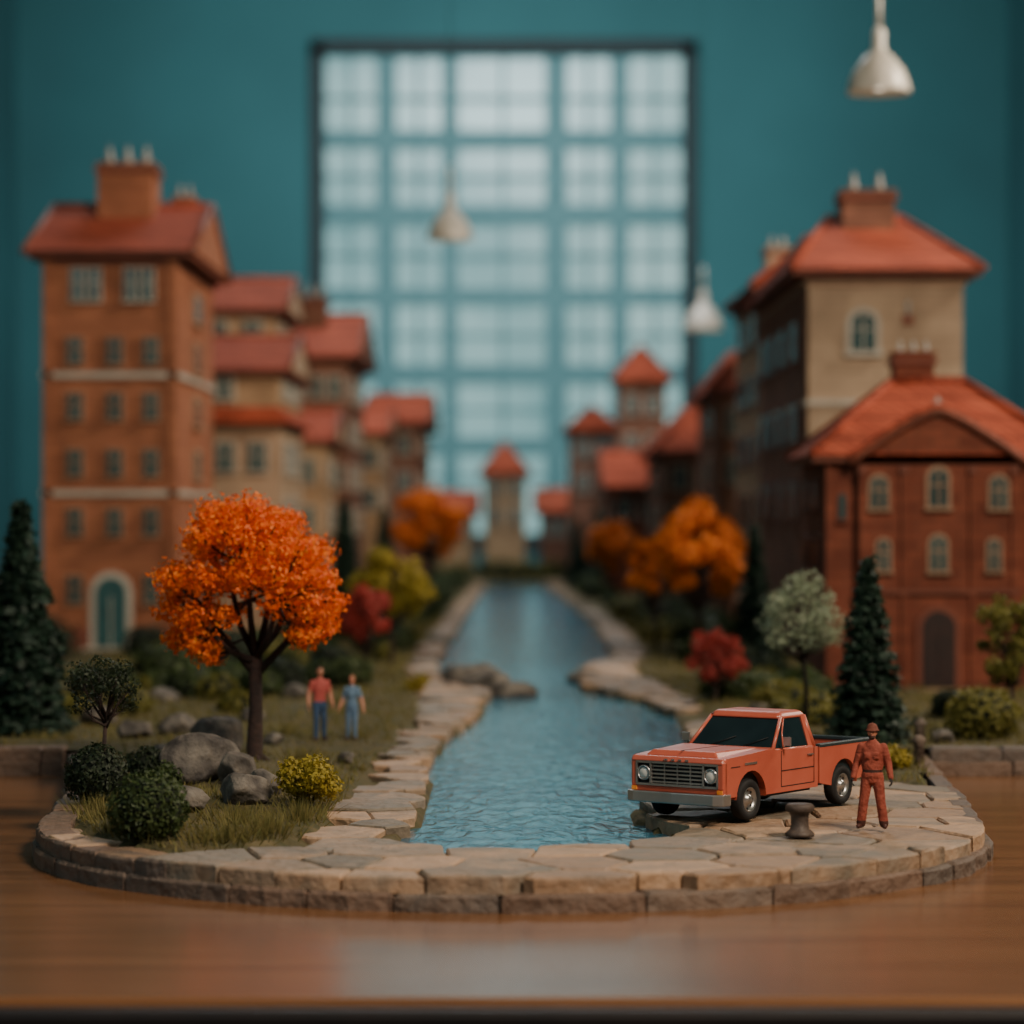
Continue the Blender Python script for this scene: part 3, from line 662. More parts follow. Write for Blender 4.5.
# R2 tower
b=MB(); b.box(11.75,15.5,135.5,151,-.3,16.3,W); grid_windows(b,Ffront(135.5),[12.6],[14.5,11.6],.7,1.3); grid_windows(b,Fleft(11.75),[139,144,148],[14.5,11.6,8.7,5.8],2,1.4,frame=TD); bands(b,11.75,15.5,135.5,151,[15.9],TD)
roof(b,11.75,15.5,135.5,151,16.4,1.9,.6,'hip'); chimney(b,12.5,13.6,141,143,17.5,18.6,2,ps=.7); b.obj('apartment_building',bmats('cream'),fixn=True)
# R1 cream tower block
b=MB(); b.box(11.3,17.2,110,131,-.3,14.9,W); b.box(11.22,11.32,110.4,130.8,-.3,14.6,BC)
window(b,Ffront(110),13.4,12.6,.9,1.45,True,TW,.2)
bands(b,11.3,17.2,110,131,[9.9],TW,.1,.1); bands(b,11.3,17.2,110,131,[14.5],TB,.14,.1); grid_windows(b,Fleft(11.22),[114,119,124,128],[12.4,9.2,6.2],1.8,1.5,frame=TD); grid_windows(b,Ffront(110),[12.2],[8,5.4],.8,1.3,frame=TB)
roof(b,11.3,17.2,110,131,15.0,2.75,.7,'hip',top=(12.9,16.0,118,126)); chimney(b,13.3,15.4,116,118,16,18.6,2,BC,ps=.9)
b.box(14.9,15.3,109.85,110.1,12.9,13.2,TD); b.lathe([(0,0),(.1,0),(.07,.3),(.09,.5),(0,.6)],(15.1,109.9,13.2),8,CP)
b.obj('apartment_building',bmats('cream'),fixn=True)
# R0 brick villa
b=MB(); x0,x1,y0,y1=10.05,17.6,92.6,99.6; C=13.62; PX0,PX1=11.05,16.2
b.box(x0,x1,y0,y1,-.3,7.5,W); F=Ffront(y0); FG=Ffront(y0-.45)
b.box(PX0,PX1,y0-.45,y0+.1,-.3,7.4,W)
def ped(w,h,n=16):
    out=[]
    for i in range(n+1):
        t=i/n*2-1; out.append((C-t*w,7.35+h*(1-abs(t)**1.3)))
    return out
pp=[(PX0,7.25),(PX1,7.25)]+ped(2.55,1.4); b.prism(FG,pp,-2.4,0,W)
arc=ped(2.85,1.7)
arc=[(u,z-.1) for u,z in arc]
for off,rr,mt in ((.14,.12,TD),(.02,.16,RF)): b.tube([FG(u,off,z+(.0 if mt==TD else .12)) for u,z in arc],[rr]*17,8,mt)
for k in range(5):
    d0=.1-k*.75; rv=[FG(u,d0,z+.16) for u,z in arc]+[FG(u,d0-.8,z+.08) for u,z in arc]; b.add(rv,[(i,i+1,i+18,i+17) for i in range(16)],RF)
for u in (PX0+.15,C-1.1,C+1.1,PX1-.15): b.fbox(FG,u-.1,u+.1,0,.14,0,7.2,W); b.fbox(FG,u-.15,u+.15,0,.2,6.95,7.2,TD)
for u in (10.2,17.45): b.fbox(F,u-.13,u+.13,0,.14,0,7.2,W)
b.fbox(FG,PX0-.05,PX1+.05,0,.16,3.1,3.25,TD); b.box(x0-.1,x1+.1,y0-.1,y1+.1,-.3,.35,TD)
for u in (11.72,15.55): window(b,FG,u,6.35,.5,1.0,True,TB,.10); window(b,FG,u+(.15 if u<C else -.15),4.35,.38,.98,True,TB,.08)
window(b,FG,C,6.5,.56,1.2,True,TB,.12); window(b,FG,C,4.4,.5,1.1,True,TB,.10)
window(b,F,10.6,5.9,.22,.8,True,TD,.06,False)
door(b,FG,C,1.05,2.55,True,TD,DB,.2); b.fbox(FG,C-.85,C+.85,0,1.2,-.3,.12,TB); b.fbox(FG,C-1.05,C+1.05,0,1.7,-.3,-.02,TB)
b.lathe([(0,0),(.16,0),(.1,.3),(.14,.45),(0,.7)],(C,y0-.3,8.75),10,CP)
grid_windows(b,Fleft(x0),[94.8,97.8],[6.35,4.35],1.2,1.0,True,TD)
roof(b,x0,x1,y0,y1,7.6,2.5,.5,'hip',top=(12.7,15.1,96.0,96.8)); chimney(b,12.75,14.05,96,97.2,9.2,10.95,3,ps=.5)
b.obj('brick_villa',bmats('brickB'),fixn=True)

# ------------------------------------------------------------------ pickup truck
P_paint=mk('truck_paint',[(174,84,62),(188,98,74)],0.38,nscale=1.5,coat=.2,bump=.05,bscale=30)
P_chrome=mk('truck_chrome',[(165,162,158),(195,190,186)],0.3,metal=.85)
P_black=mk('truck_black',[(16,16,17),(26,26,27)],0.6)
P_glass=mk('truck_glass',[(22,34,38),(34,48,52)],0.06,spec=.8)
P_tyre=mk('truck_tyre',[(20,20,21),(32,31,31)],0.8,nscale=5)
P_lens=mk('truck_lens',[(180,178,168),(210,206,196)],0.15)
P_bed=mk('truck_bed',[(26,40,44),(38,52,54)],0.6)
def truck():
    hd=(-.58,-.815); T=empty('pickup_truck',(4.60,54.9,.06),math.atan2(hd[1],hd[0])); T.scale=(1.08,1.07,1.03)
    FA,RA=1.62,-1.62; WR=.37
    def arch(cx,r,n=12,z=.40): return [(cx+r*math.cos(math.pi*i/n),z+r*math.sin(math.pi*i/n)) for i in range(n+1)]
    Fy=lambda u,d,z:(u,d,z)
    prof=[(-.66,.42),(-.66,1.16),(.80,1.20),(.84,1.24),(2.40,1.15),(2.47,1.08),(2.47,.46)]+[(FA+.49,.46)]+[(p[0],p[1]) for p in arch(FA,.49)]+[(FA-.49,.42)]
    b=MB(); b.prism(Fy,prof,-.93,.93,0)
    bevel(b.obj('body',[P_paint],T,fixn=True),.06,3,40)
    b=MB(); b.box(-.6,2.35,-.8,.8,.36,.95,0); b.box(-2.4,-.6,-.72,.72,.40,.62,0); b.obj('chassis',[P_black],T)
    b=MB(); b.frustum((.9,2.4,-.74,.74),1.14,(.95,2.32,-.62,.62),1.25,0); b.frustum((2.38,2.56,-.93,.93),1.05,(2.38,2.52,-.91,.91),1.15,0)
    b.box(2.40,2.53,-.93,.93,.50,.64,0); b.box(2.40,2.54,.80,.93,.6,1.1,0); b.box(2.40,2.54,-.93,-.80,.6,1.1,0)
    bevel(b.obj('hood',[P_paint],T,fixn=True),.03,3,30)
    b=MB(); b.box(2.44,2.49,-.82,.82,.62,1.06,1)
    for z in (.69,.76,.83,.90,.97): b.box(2.48,2.53,-.52,.52,z-.014,z+.014,0)
    for y in (-.26,0,.26): b.box(2.48,2.525,y-.01,y+.01,.65,1.02,0)
    for z in (.64,1.035): b.box(2.48,2.55,-.82,.82,z-.02,z+.02,0)
    for y in (-.53,.53,-.81,.81): b.box(2.48,2.55,y-.018,y+.018,.63,1.04,0)
    for y in (-.67,.67):
        b.lathe([(.125,-.03),(.14,0),(.135,.05),(.11,.06),(.105,.03)],(2.5,y,.84),24,0,'x'); b.lathe([(0,.06),(.05,.055),(.09,.04),(.108,.02)],(2.5,y,.84),24,2,'x')
    b.obj('grille',[P_chrome,P_black,P_lens],T,fixn=True)
    b=MB()
    for y in (-.86,.86): b.box(2.52,2.555,y-.05,y+.05,.53,.6,0)
    b.obj('indicators',[mk('amber_lens',[(220,130,40),(235,150,60)],.2)],T)
    b=MB()
    for k,y in enumerate((-.21,-.07,.07,.21)): b.box(2.545,2.565,y-.03,y+.03,1.08,1.11,0)
    b.obj('badge',[P_chrome],T)
    b=MB(); pts=[(2.40,-1.0),(2.60,-.97),(2.68,-.8),(2.71,0),(2.68,.8),(2.60,.97),(2.40,1.0)]; inn=[(2.38,-.95),(2.55,-.92),(2.62,-.78),(2.65,0),(2.62,.78),(2.55,.92),(2.38,.95)]
    n=len(pts); vs=[(x,y,.33) for x,y in pts]+[(x,y,.53) for x,y in pts]+[(x,y,.33) for x,y in inn]+[(x,y,.53) for x,y in inn]
    fs=[]
    for i in range(n-1): fs+=[(i,i+1,n+i+1,n+i),(2*n+i,3*n+i,3*n+i+1,2*n+i+1),(n+i,n+i+1,3*n+i+1,3*n+i),(i,2*n+i,2*n+i+1,i+1)]
    fs+=[(0,n,3*n,2*n),(n-1,3*n-1,4*n-1,2*n-1)]
    b.add(vs,fs,0); b.box(2.3,2.62,-.5,-.4,.36,.46,0); b.box(2.3,2.62,.4,.5,.36,.46,0)
    bevel(b.obj('front_bumper',[P_chrome,P_lens],T,fixn=True),.02,2)
    b=MB(); b.box(-2.78,-2.68,-.9,.9,.42,.56,0); bevel(b.obj('rear_bumper',[P_chrome],T),.02,2)
    b=MB(); pb=[(-.72,.48),(-.72,1.16),(-2.68,1.14),(-2.68,.5),(RA-.47,.46)]+[p for p in reversed(arch(RA,.47))]
    for s in (1,-1): b.prism(Fy,pb,s*.83,s*.93,0)
    b.box(-.80,-.72,-.85,.85,.5,1.12,0); b.box(-2.68,-2.60,-.85,.85,.5,1.12,0)
    bevel(b.obj('bed_sides',[P_paint],T,fixn=True),.02,2)
    b=MB(); b.box(-2.6,-.78,-.84,.84,.56,.62,0)
    for s in (1,-1): b.box(-2.68,-.72,s*.88-.06,s*.88+.06,1.13,1.20,0)
    b.box(-2.7,-2.58,-.93,.93,1.12,1.19,0)
    for s in (1,-1): b.box(RA-.45,RA+.45,s*.70-.14,s*.70+.14,.6,.9,0)
    bevel(b.obj('bed_liner',[P_bed],T),.015,1)
    b=MB()
    vs=[(.80,-.86,1.18),(.80,.86,1.18),(-.62,.86,1.16),(-.62,-.86,1.16),(.26,-.70,1.74),(.26,.70,1.74),(-.52,.70,1.74),(-.52,-.70,1.74)]
    b.add(vs,[(0,3,2,1),(4,5,6,7),(0,1,5,4),(1,2,6,5),(2,3,7,6),(3,0,4,7)],0); b.obj('cab_glass',[P_glass],T,fixn=True)
    b=MB()
    for (i,j,r) in ((0,4,.035),(1,5,.035),(2,6,.05),(3,7,.05),(0,1,.04),(1,2,.035),(2,3,.05),(3,0,.035),(4,5,.04)): b.tube([vs[i],vs[j]],[r,r],8,0)
    for s in (1,-1):
        b.tube([(.44,s*.865,1.18),(.34,s*.775,1.47),(.18,s*.71,1.72)],[.016]*3,6,0)
    for q in ((.66,.885,.54,.725),(-.885,-.66,-.725,-.54)): b.frustum((-.66,-.44,q[0],q[1]),1.12,(-.57,-.40,q[2],q[3]),1.74,0)
    b.obj('cab_pillars',[P_paint],T,fixn=True)
    b=MB(); b.frustum((-.60,.34,-.76,.76),1.71,(-.54,.22,-.66,.66),1.84,0); bevel(b.obj('cab_roof',[P_paint],T,fixn=True),.07,4,20)
    for i,(x,s) in enumerate(((FA,1),(FA,-1),(RA,1),(RA,-1))):
        b=MB(); c=(x,s*.80,WR); q=s
        tp=[(.20,-.10),(.30,-.11),(.35,-.10),(.37,-.06),(.37,.06),(.35,.10),(.30,.11),(.225,.10),(.215,.07)]
        b.lathe([(r,z*q) for r,z in tp],c,32,0,'y')
        b.lathe([(r,z*q) for r,z in [(.225,.095),(.21,.105),(.195,.05),(.15,.03),(.12,.06),(.09,.075),(.08,.10),(.04,.115),(0,.118)]],c,32,1,'y')
        b.lathe([(r,z*q) for r,z in [(.21,-.1),(0,-.1)]],c,24,0,'y')
        for k in range(8):
            a=k*math.pi/4; b.ell((x+.165*math.cos(a),s*.80+q*.045,WR+.165*math.sin(a)),(.022,.01,.022),0,8,5)
        b.obj('wheel_%d'%(i+1),[P_tyre,P_chrome],T,fixn=True)
    b=MB()
    for s in (1,-1):
        y=s*.932
        for x in (.62,-.52): b.box(x-.008,x+.008,y-.003,y+.003,.52,1.17,0)
        b.box(-.52,.62,y-.003,y+.003,.515,.53,0); b.box(-.45,-.28,y-.0,y+s*.03,1.03,1.055,1)
        b.box(-.5,.6,y-.003,y+.006*s,.80,.815,0); b.box(1.45,1.85,y-.004,y+.01*s,1.0,1.04,1)
        b.tube([(.55,s*.9,1.2),(.60,s*1.02,1.30)],[.012,.012],6,1); b.box(.58,.62,s*1.04-.07,s*1.04+.07,1.27,1.42,1)
        b.box(2.0,2.3,y-.003,y+.003,.98,.995,0)
    b.box(.9,2.4,-.006,.006,1.245,1.256,0)
    for y in (-.4,.25): b.tube([(.80,y,1.235),(.62,y+.42,1.40)],[.01,.008],5,0)
    b.obj('trim',[P_black,P_chrome],T,fixn=True)
truck()

# ------------------------------------------------------------------ people
def remeshed(mb,name,vox,smooth=4):
    o=mb.obj(name+'_tmp',[],origin=False)
    r=o.modifiers.new('r','REMESH'); r.mode='VOXEL'; r.voxel_size=vox; r.use_smooth_shade=True
    s=o.modifiers.new('s','SMOOTH'); s.factor=.5; s.iterations=smooth
    dg=bpy.context.evaluated_depsgraph_get(); dg.update()
    me=bpy.data.meshes.new_from_object(o.evaluated_get(dg)); bpy.data.objects.remove(o); me.name=name
    for p in me.polygons: p.use_smooth=True
    return me
def person(name,loc,rz,h,J,zone,mats,skin,hairm,hair='short',hat=None,bulk=.012,female=False,jacket=None):
    T=empty(name,loc,rz); s=h/1.8; T.scale=(s,s,s)
    b=MB(); k=bulk
    if female: secs=[(0,0,.80,.11,.09),(0,0,.90,.165,.115),(0,0,1.0,.15,.11),(0,0,1.12,.118,.09),(0,-.01,1.26,.14,.115),(0,0,1.38,.155,.09),(0,0,1.46,.10,.07),(0,0,1.52,.055,.055)]
    else: secs=[(0,0,.80,.12,.09),(0,0,.90,.155,.11),(0,0,1.0,.148,.105),(0,0,1.12,.145,.10),(0,0,1.28,.17,.115),(0,0,1.40,.18,.10),(0,0,1.47,.12,.08),(0,0,1.53,.06,.06)]
    b.loft([(a,c,z,rx+k,ry+k) for a,c,z,rx,ry in secs],20)
    b.capsule((-.05,0,.86),(.05,0,.86),.11,.11)
    if jacket: b.loft([(0,0,.90,.195,.15),(0,0,.96,.19,.145),(0,0,1.02,.17,.13)],20); b.loft([(0,0,1.0,.175,.14),(0,0,1.1,.19,.14),(0,0,1.2,.18,.135)],20); b.loft([(0,0,1.47,.10,.10),(0,0,1.54,.085,.09),(0,0,1.56,.07,.075)],16)
    for sd in ('L','R'):
        hp,kn,an=J['hip'+sd],J['knee'+sd],J['ank'+sd]
        b.capsule(hp,kn,.085+k,.062+k); b.capsule(kn,an,.06+k,.043+k*1.6)
        sh,el,wr=J['sh'+sd],J['el'+sd],J['wr'+sd]
        b.capsule(sh,el,.055+k,.043+k); b.capsule(el,wr,.042+k,.030+k*.8)
        if jacket:
            q=-1 if sd=='L' else 1; b.box(q*.085-.045,q*.085+.045,-.155,-.10,1.22,1.33); b.box(q*.13-.045,q*.13+.045,-.11,-.06,.66,.78)
            a=Vector(an); b.capsule(a+Vector((0,0,.03)),a+Vector((0,0,.07)),.078,.07)
    me=remeshed(b,'body',.016,2)
    for m in mats: me.materials.append(m)
    for p in me.polygons: p.material_index=zone(p.center)
    o=bpy.data.objects.new('body',me); COL.objects.link(o); o.parent=T
    b=MB()
    for sd in ('L','R'):
        a=Vector(J['ank'+sd]); toe=J.get('toe'+sd,(0,-1)); t=Vector((toe[0],toe[1],0)).normalized()
        b.capsule(Vector((a.x,a.y,.05))-t*.045,Vector((a.x,a.y,.045))+t*.14,.05,.042); b.capsule(Vector((a.x,a.y,.05)),a,.05,.048)
    me=remeshed(b,'shoes',.014,2); me.materials.append(J.get('shoe',M['bark'])); o=bpy.data.objects.new('shoes',me); COL.objects.link(o); o.parent=T
    b=MB(); hc=Vector((0,-.01,1.685)); b.ell(hc,(.076,.095,.105),0,20,14); b.ell(hc+Vector((0,-.022,-.055)),(.056,.066,.062),0,16,10)
    b.capsule((0,.01,1.50),(0,.0,1.62),.052,.05); b.capsule(hc+Vector((0,-.092,.012)),hc+Vector((0,-.112,-.022)),.010,.016)
    for q in(-1,1): b.ell(hc+Vector((q*.078,.005,-.012)),(.012,.022,.034),0,10,8); b.ell(hc+Vector((q*.033,-.078,.03)),(.022,.012,.010),0,8,6)
    b.ell(hc+Vector((0,-.088,-.055)),(.026,.012,.012),0,10,6); b.ell(hc+Vector((0,-.078,-.09)),(.022,.02,.018),0,10,6)
    me=remeshed(b,'head',.0085,2); me.materials.append(skin); o=bpy.data.objects.new('head',me); COL.objects.link(o); o.parent=T
    b=MB()
    for q in(-1,1): b.ell(hc+Vector((q*.032,-.086,.010)),(.012,.007,.007),0,8,6); b.ell(hc+Vector((q*.032,-.093,.010)),(.0055,.003,.0055),1,8,6); b.tube([hc+Vector((q*.016,-.096,.032)),hc+Vector((q*.05,-.086,.034))],[.005,.004],5,1)
    b.tube([hc+Vector((-.022,-.095,-.055)),hc+Vector((0,-.101,-.056)),hc+Vector((.022,-.095,-.055))],[.003,.005,.003],6,2)
    b.obj('face_details',[M['trimw'],M['bark'],mk('lips',[(140,70,60),(150,80,70)],.5)],T)
    b=MB()
    b.ell(hc+Vector((0,.018,.022)),(.088,.098,.102),0,20,14); 
    if hair=='long': b.ell(hc+Vector((0,.055,-.06)),(.082,.055,.13),0,16,12)
    if hair=='beard': b.ell(hc+Vector((0,-.045,-.082)),(.058,.058,.052),0,14,10)
    me=remeshed(b,'hair',.010,1)
    bm=bmesh.new(); bm.from_mesh(me)
    if hair!='beard':
        for v in bm.verts:
            if v.co.y<-.055 and v.co.z<hc.z+.055: v.co.y=-.05
    bm.to_mesh(me); bm.free(); me.materials.append(hairm); o=bpy.data.objects.new('hair',me); COL.objects.link(o); o.parent=T
    if hat:
        b=MB(); b.lathe([(0,.13),(.04,.127),(.075,.105),(.095,.065),(.102,.02),(.125,.008),(.125,-.004),(.1,-.004)],hc+Vector((0,.005,.028)),24,0); b.ell(hc+Vector((0,-.10,.030)),(.075,.06,.012),0,14,6)
        b.tube([hc+Vector((0,.10,.06)),hc+Vector((0,.07,.125)),hc+Vector((0,0,.162)),hc+Vector((0,-.07,.128))],[.012]*4,6,0)
        b.obj('cap',[hat],T,fixn=True)
    b=MB()
    for sd,q in (('L',-1),('R',1)):
        el,wr=Vector(J['el'+sd]),Vector(J['wr'+sd]); D=(wr-el).normalized(); fwd=Vector((0,-1,0)); fwd=(fwd-D*fwd.dot(D)).normalized(); inn=D.cross(fwd)
        if inn.x*q>0: inn=-inn
        b.capsule(wr-D*.03,wr+D*.015,.027,.026); 
        for f in (-.02,0,.02): b.capsule(wr+D*.02+fwd*f*.8,wr+D*.085+fwd*f*1.3,.016,.014)
        for f,Ln in ((.034,.075),(.012,.085),(-.011,.078),(-.033,.062)):
            p0=wr+D*.085+fwd*f; curl=J.get('curl',.5); p1=p0+(D+inn*curl*.4).normalized()*Ln*.45; p2=p1+(D*.8+inn*curl*1.1).normalized()*Ln*.32; p3=p2+(D*.5+inn*curl*1.7).normalized()*Ln*.27
            b.capsule(p0,p1,.0098,.0092,0,8); b.capsule(p1,p2,.0092,.0085,0,8); b.capsule(p2,p3,.0085,.0075,0,8)
        t0=wr+D*.03+fwd*.03; t1=t0+(D*.6+fwd*.8+inn*.2).normalized()*.042; t2=t1+(D+fwd*.25+inn*.3).normalized()*.034
        b.capsule(t0,t1,.014,.011,0,8); b.capsule(t1,t2,.011,.009,0,8)
    me=remeshed(b,'hands',.0045,1); me.materials.append(J.get('glove',skin)); o=bpy.data.objects.new('hands',me); COL.objects.link(o); o.parent=T
    return T
skin=mk('skin',[(180,122,96),(192,134,106)],.55)
hairb=mk('hair_brown',[(56,34,26),(78,48,34)],.7,nscale=20)
hairy=mk('hair_auburn',[(110,62,40),(140,84,54)],.7,nscale=20)
cov=mk('coverall_rust',[(126,58,42),(150,74,54)],.8,nscale=6,bump=.8,bscale=12)
capm=mk('cap_brown',[(96,52,38),(116,64,46)],.8)
belt=mk('belt_dark',[(52,30,24),(66,40,30)],.6); glove=mk('glove_black',[(22,20,20),(34,30,30)],.6)
boots=mk('boots_brown',[(60,32,25),(80,44,34)],.6)
red=mk('shirt_red',[(152,66,60),(176,88,78)],.8,nscale=8,bump=.4,bscale=14); jean=mk('jeans_blue',[(42,62,88),(62,84,112)],.85,nscale=9)
blu=mk('shirt_blue',[(86,110,134),(112,136,154)],.8,nscale=8,bump=.4,bscale=14); jean2=mk('jeans_light',[(76,100,126),(100,122,144)],.85,nscale=9)
def joints(legs=.13,arm=.34,hip=.09,sw=.19,fwdL=0,fwdR=0,elb=.28,**kw):
    J={}
    for sd,q,fw in (('L',-1,fwdL),('R',1,fwdR)):
        J['hip'+sd]=(q*hip,0,.90); J['knee'+sd]=(q*(hip+(legs-hip)*.5),-.02-fw*.5,.50); J['ank'+sd]=(q*legs,fw*-1+.01,.09)
        J['toe'+sd]=(q*.25,-1); J['sh'+sd]=(q*sw,0,1.42); J['el'+sd]=(q*elb,.03,1.14); J['wr'+sd]=(q*arm,-.06,.90)
    J.update(kw); return J
def zone_cov(c): return 1 if .985<c.z<1.03 and abs(c.x)<.21 else (2 if c.z<.13 else 0)
person('worker_figurine',(6.45,51.6,.06),math.radians(-14),1.84,joints(.20,.33,elb=.275,shoe=boots,glove=glove,curl=.8),zone_cov,[cov,belt,boots],skin,hairb,'beard',hat=capm,bulk=.026,jacket=True)
def zone_m(c):
    return 1 if c.z<.96 and abs(c.x)<.22 and not (abs(c.x)>.2 and c.z>.8) else (2 if (abs(c.x)>.235 and c.z<1.25) else 0)
person('man_figurine',(-4.76,71.4,gh(-4.76,71.4)-.02),math.radians(20),1.84,joints(.12,.30,elb=.27,fwdL=.10,fwdR=-.05,shoe=boots,curl=.5),zone_m,[red,jean,skin],skin,hairb)
person('woman_figurine',(-3.98,71.7,gh(-3.98,71.7)-.02),math.radians(-12),1.62,joints(.11,.34,sw=.165,elb=.26,hip=.085,fwdR=.08,shoe=boots,curl=.5),lambda c: 1 if c.z<1.0 and abs(c.x)<.22 else (2 if (abs(c.x)>.24 and c.z<1.2) else 0),[blu,jean2,skin],skin,hairy,'long',female=True)

b=MB(); b.lathe([(0,0),(.25,0),(.26,.05),(.22,.09),(.17,.13),(.155,.22),(.155,.36),(.18,.42),(.25,.45),(.26,.53),(.22,.57),(.12,.58),(0,.57)],(5.03,50.4,.05),24,0)
b.obj('mooring_bollard',[mk('bollard_iron',[(64,54,48),(92,78,68)],.6,nscale=5,bump=.5,bscale=10)],fixn=True)
b=MB(); 
for x,y in ((9.2,65.2),(9.9,70.0)): b.lathe([(0,0),(.13,0),(.12,.5),(.16,.54),(.15,.62),(.05,.7),(0,.7)],(x,y,gh(x,y)-.05),12,0)
b.obj('garden_post',[M['rim']],fixn=True)

# ------------------------------------------------------------------ table
def table():
    m,nt,bs=new_mat('table_wood'); N=nt.nodes;L=nt.links
    tc=N.new('ShaderNodeTexCoord'); mp=N.new('ShaderNodeMapping'); mp.inputs['Scale'].default_value=(.12,1.6,1); L.new(tc.outputs['Object'],mp.inputs[0])
    n=N.new('ShaderNodeTexNoise'); n.inputs['Scale'].default_value=1.2; n.inputs['Detail'].default_value=8; n.inputs['Distortion'].default_value=.8; L.new(mp.outputs[0],n.inputs[0])
    r=N.new('ShaderNodeValToRGB'); L.new(n.outputs[0],r.inputs[0]); r.color_ramp.elements[0].position=.3; r.color_ramp.elements[1].position=.7
    r.color_ramp.elements[0].color=(*lin((100,68,42)),1); r.color_ramp.elements[1].color=(*lin((128,90,58)),1); L.new(r.outputs[0],bs.inputs['Base Color'])
    bs.inputs['Roughness'].default_value=.22; bs.inputs['Specular IOR Level'].default_value=.45
    bp=N.new('ShaderNodeBump'); bp.inputs['Strength'].default_value=.04; bp.inputs['Distance'].default_value=.05; L.new(n.outputs[0],bp.inputs['Height']); L.new(bp.outputs[0],bs.inputs['Normal'])
    T=empty('wooden_table',(0,0,0)); b=MB(); b.box(-54,54,36.95,300,TZ-2.4,TZ,0); bevel(b.obj('top',[m],T),.12,3)
    dk=mk('table_dark_edge',[(20,15,14),(30,22,20)],.5); b=MB(); b.box(-53.8,53.8,36.6,37.3,TZ-2.5,TZ-.1,0); b.box(-50,50,41,296,TZ-6,TZ-2.4,0)  # dark strip paints shade onto the table's front edge; underframe shares the colour
    for x in (-50,47):
        for y in (41,293): b.box(x,x+3,y,y+3,-36,TZ-2.4,0)
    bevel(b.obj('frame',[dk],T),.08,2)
table()

# ------------------------------------------------------------------ room
teal=mk('wall_teal',[(40,86,90),(48,98,102)],.85,nscale=.04,bump=.1,bscale=.6)
def room():
    YB=340; X=58.5; z0,z1=-36,78; wx0,wx1,wz0,wz1=-23.2,21.2,2.0,60.8
    b=MB(); b.box(-X-2,wx0,YB,YB+4,z0,z1,0); b.box(wx1,X+2,YB,YB+4,z0,z1,0); b.box(wx0,wx1,YB,YB+4,wz1,z1,0); b.box(wx0,wx1,YB,YB+4,z0,wz0,0); b.obj('wall_back',[teal])
    b=MB(); b.box(-X-2,-X,-70,YB,z0,z1,0); b.obj('wall_left',[teal]); b=MB(); b.box(X,X+2,-70,YB,z0,z1,0); b.obj('wall_right',[teal])
    b=MB(); b.box(-X-2,X+2,-70,YB+4,z0-2,z0,0); b.obj('floor',[mk('floor_wood',[(60,42,32),(80,56,42)],.5,nscale=.2)])
    b=MB(); b.box(-X-2,X+2,-70,YB+4,z1,z1+2,0); b.obj('ceiling',[mk('ceiling_paint',[(70,100,102),(76,106,108)],.9)])
    b=MB(); b.box(-X,X,YB-.8,YB,z0,z0+6,0); b.obj('baseboard_back',[teal])
    fr=mk('window_frame_dark',[(10,26,30),(14,32,36)],.7); mu=mk('window_muntin',[(68,112,116),(80,124,128)],.7)
    gl,nt,bs=new_mat('frosted_glass'); N=nt.nodes;L=nt.links
    tc=N.new('ShaderNodeTexCoord'); no=N.new('ShaderNodeTexNoise'); no.inputs['Scale'].default_value=.06; no.inputs['Detail'].default_value=3; L.new(tc.outputs['Object'],no.inputs[0])
    r=N.new('ShaderNodeValToRGB'); L.new(no.outputs[0],r.inputs[0]); r.color_ramp.elements[0].position=.35; r.color_ramp.elements[1].position=.65
    r.color_ramp.elements[0].color=(*lin((104,168,172)),1); r.color_ramp.elements[1].color=(*lin((166,216,216)),1)
    bs.inputs['Base Color'].default_value=(.02,.04,.04,1)
    L.new(r.outputs[0],bs.inputs['Emission Color']); bs.inputs['Emission Strength'].default_value=.9; bs.inputs['Roughness'].default_value=.3
    T=empty('window_1',((wx0+wx1)/2,YB,wz0)); 
    def ob(b,n,m):
        o=b.obj(n,[m],T); o.location=-T.location; return o
    b=MB(); t=1.1
    for q in ((wx0-t*.5,wx0+t,wz0,wz1),(wx1-t,wx1+t*.5,wz0,wz1),(wx0-t*.5,wx1+t*.5,wz1-t,wz1+t*.6),(wx0-t*.5,wx1+t*.5,wz0-t*.6,wz0+t)): b.box(q[0],q[1],YB-.7,YB+1.5,q[2],q[3],0)
    ob(b,'frame',fr)
    K=.1179; b=MB()
    for u,w in ((386,20),(450,16),(556,22),(620,18)): x=(u-512)*K; b.box(x-w*K/2,x+w*K/2,YB+.6,YB+1.6,wz0,wz1,0)
    for v,w in ((138,18),(214,20),(296,17),(374,20),(446,17)): z=5.72+(512-v)*K; b.box(wx0,wx1,YB+.7,YB+1.5,z-w*K/2,z+w*K/2,0)
    for u in (350,418,503,588,655): x=(u-512)*K; b.box(x-.22,x+.22,YB+1.0,YB+1.6,wz0,wz1,0)
    for v in (97,176,255,335,410,478): z=5.72+(512-v)*K; b.box(wx0,wx1,YB+1.0,YB+1.6,z-.22,z+.22,0)
    ob(b,'muntins',mu)
    b=MB(); b.box(wx0,wx1,YB+2.0,YB+2.3,wz0,wz1,0); ob(b,'glass',gl)
room()
shade=mk('lamp_shade_metal',[(186,178,164),(208,200,186)],.4,metal=.1)
bulbm,nt,bs=new_mat('lamp_bulb'); bs.inputs['Emission Color'].default_value=(1,.85,.65,1); bs.inputs['Emission Strength'].default_value=2.5
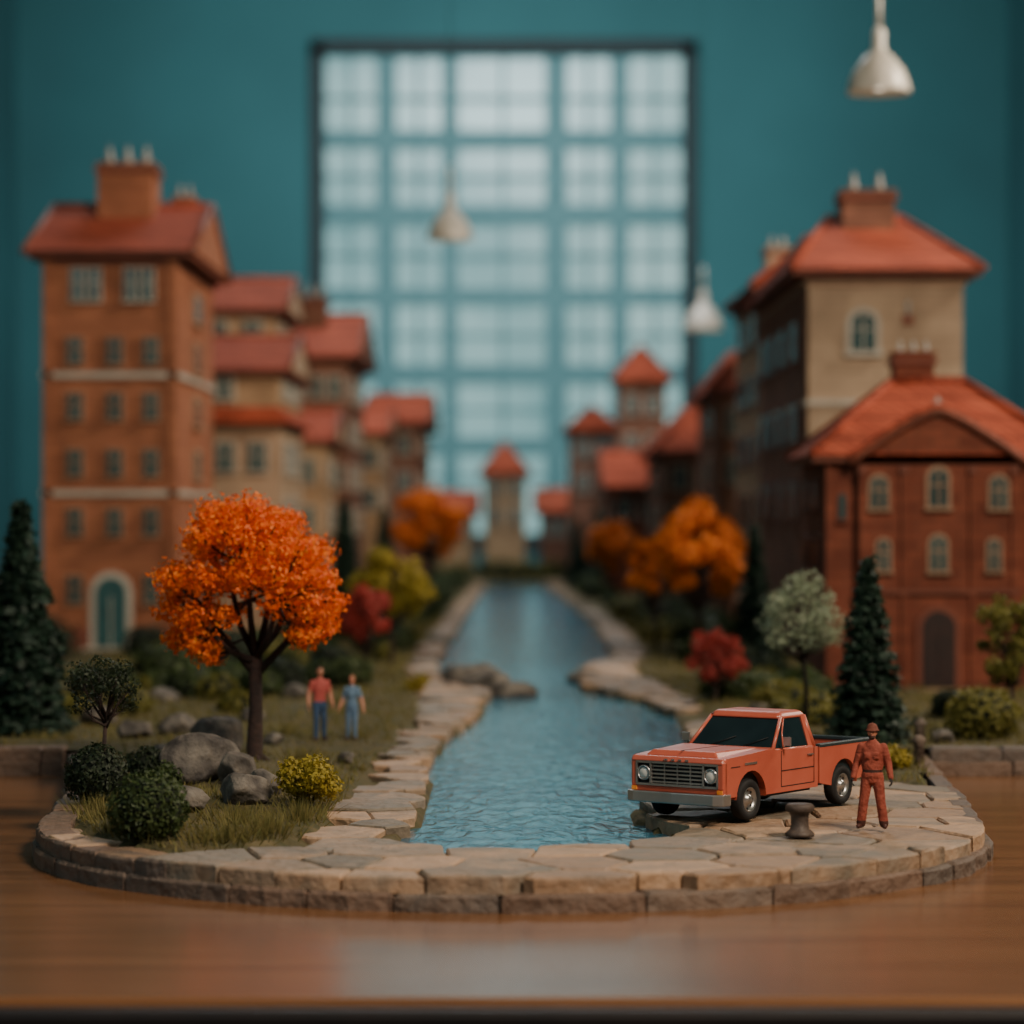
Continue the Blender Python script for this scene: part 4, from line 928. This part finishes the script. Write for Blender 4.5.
def pendant(x,y,z,r):
    T=empty('pendant_lamp',(x,y,z))
    b=MB(); b.lathe([(r*1.0,0),(r*1.0,.08*r),(r*.93,.35*r),(r*.78,.72*r),(r*.5,1.08*r),(r*.27,1.3*r),(r*.2,1.45*r),(r*.2,1.9*r),(r*.12,2.05*r),(0,2.08*r)],(0,0,0),32,0)
    b.lathe([(r*.96,.0),(r*.88,.33*r),(r*.72,.7*r),(r*.3,1.2*r),(0,1.25*r)],(0,0,0),32,0); b.lathe([(r*1.0,0),(r*.96,0)],(0,0,0),32,0)
    b.obj('shade',[shade],T,fixn=False)
    b=MB(); b.ell((0,0,.45*r),(r*.3,r*.3,r*.36),0,16,10); b.obj('bulb',[bulbm],T)
    b=MB(); b.tube([(0,0,2*r),(0,0,78-z)],[.03,.03],8,0); b.lathe([(0,0),(.9,0),(.9,.5),(0,.5)],(0,0,77.4-z),16,0); b.obj('cord',[teal],T)
    b=MB(); b.tube([(0,0,2*r),(0,0,3.2*r)],[.12,.08],10,0); b.obj('stem',[shade],T)
pendant(14.0,110,5.72+(512-93)*110/2883,1.22)
pendant(-3.45,160,5.72+(512-240)*160/2883,1.3)
pendant(13.6,205,5.72+(512-330)*205/2883,1.4)

# ------------------------------------------------------------------ lights
def area(name,loc,target,size,power,col,spread=180):
    l=bpy.data.lights.new(name,'AREA'); l.shape='DISK'; l.size=size; l.energy=power; l.color=col; l.spread=math.radians(spread)
    o=bpy.data.objects.new(name,l); COL.objects.link(o); o.location=loc; o.rotation_euler=(Vector(target)-Vector(loc)).to_track_quat('-Z','Y').to_euler()
area('key_lamp',(34,8,54),(0,85,3),18,76000,(1,.84,.67))
area('side_fill',(56,104,48),(-12,132,8),16,70000,(1,.85,.68))  # unseen light added to brighten the right-facing sides of the left buildings
area('fill_lamp',(-40,10,40),(0,80,3),30,9000,(.75,.92,1))
area('ceiling_fill',(0,195,76),(0,200,0),44,66000,(.92,.96,1))  # overhead fill added to lift the dark far end, not a room fixture
area('wall_wash_fill',(0,262,72),(0,340,24),36,88000,(.85,.97,1),140)  # unseen light added to brighten the back wall around the window
w=bpy.data.worlds.new('World'); scene.world=w; w.use_nodes=True; w.node_tree.nodes['Background'].inputs[0].default_value=(.45,.58,.62,1); w.node_tree.nodes['Background'].inputs[1].default_value=.15

cam=bpy.data.cameras.new('Camera'); cam.lens=101.36; cam.sensor_width=36; cam.clip_end=3000; cam.clip_start=.5
cam.dof.use_dof=True; cam.dof.focus_distance=53.8; cam.dof.aperture_fstop=.101/.44
co=bpy.data.objects.new('Camera',cam); COL.objects.link(co); co.location=(0,0,5.72); co.rotation_euler=(math.pi/2,0,0); scene.camera=co
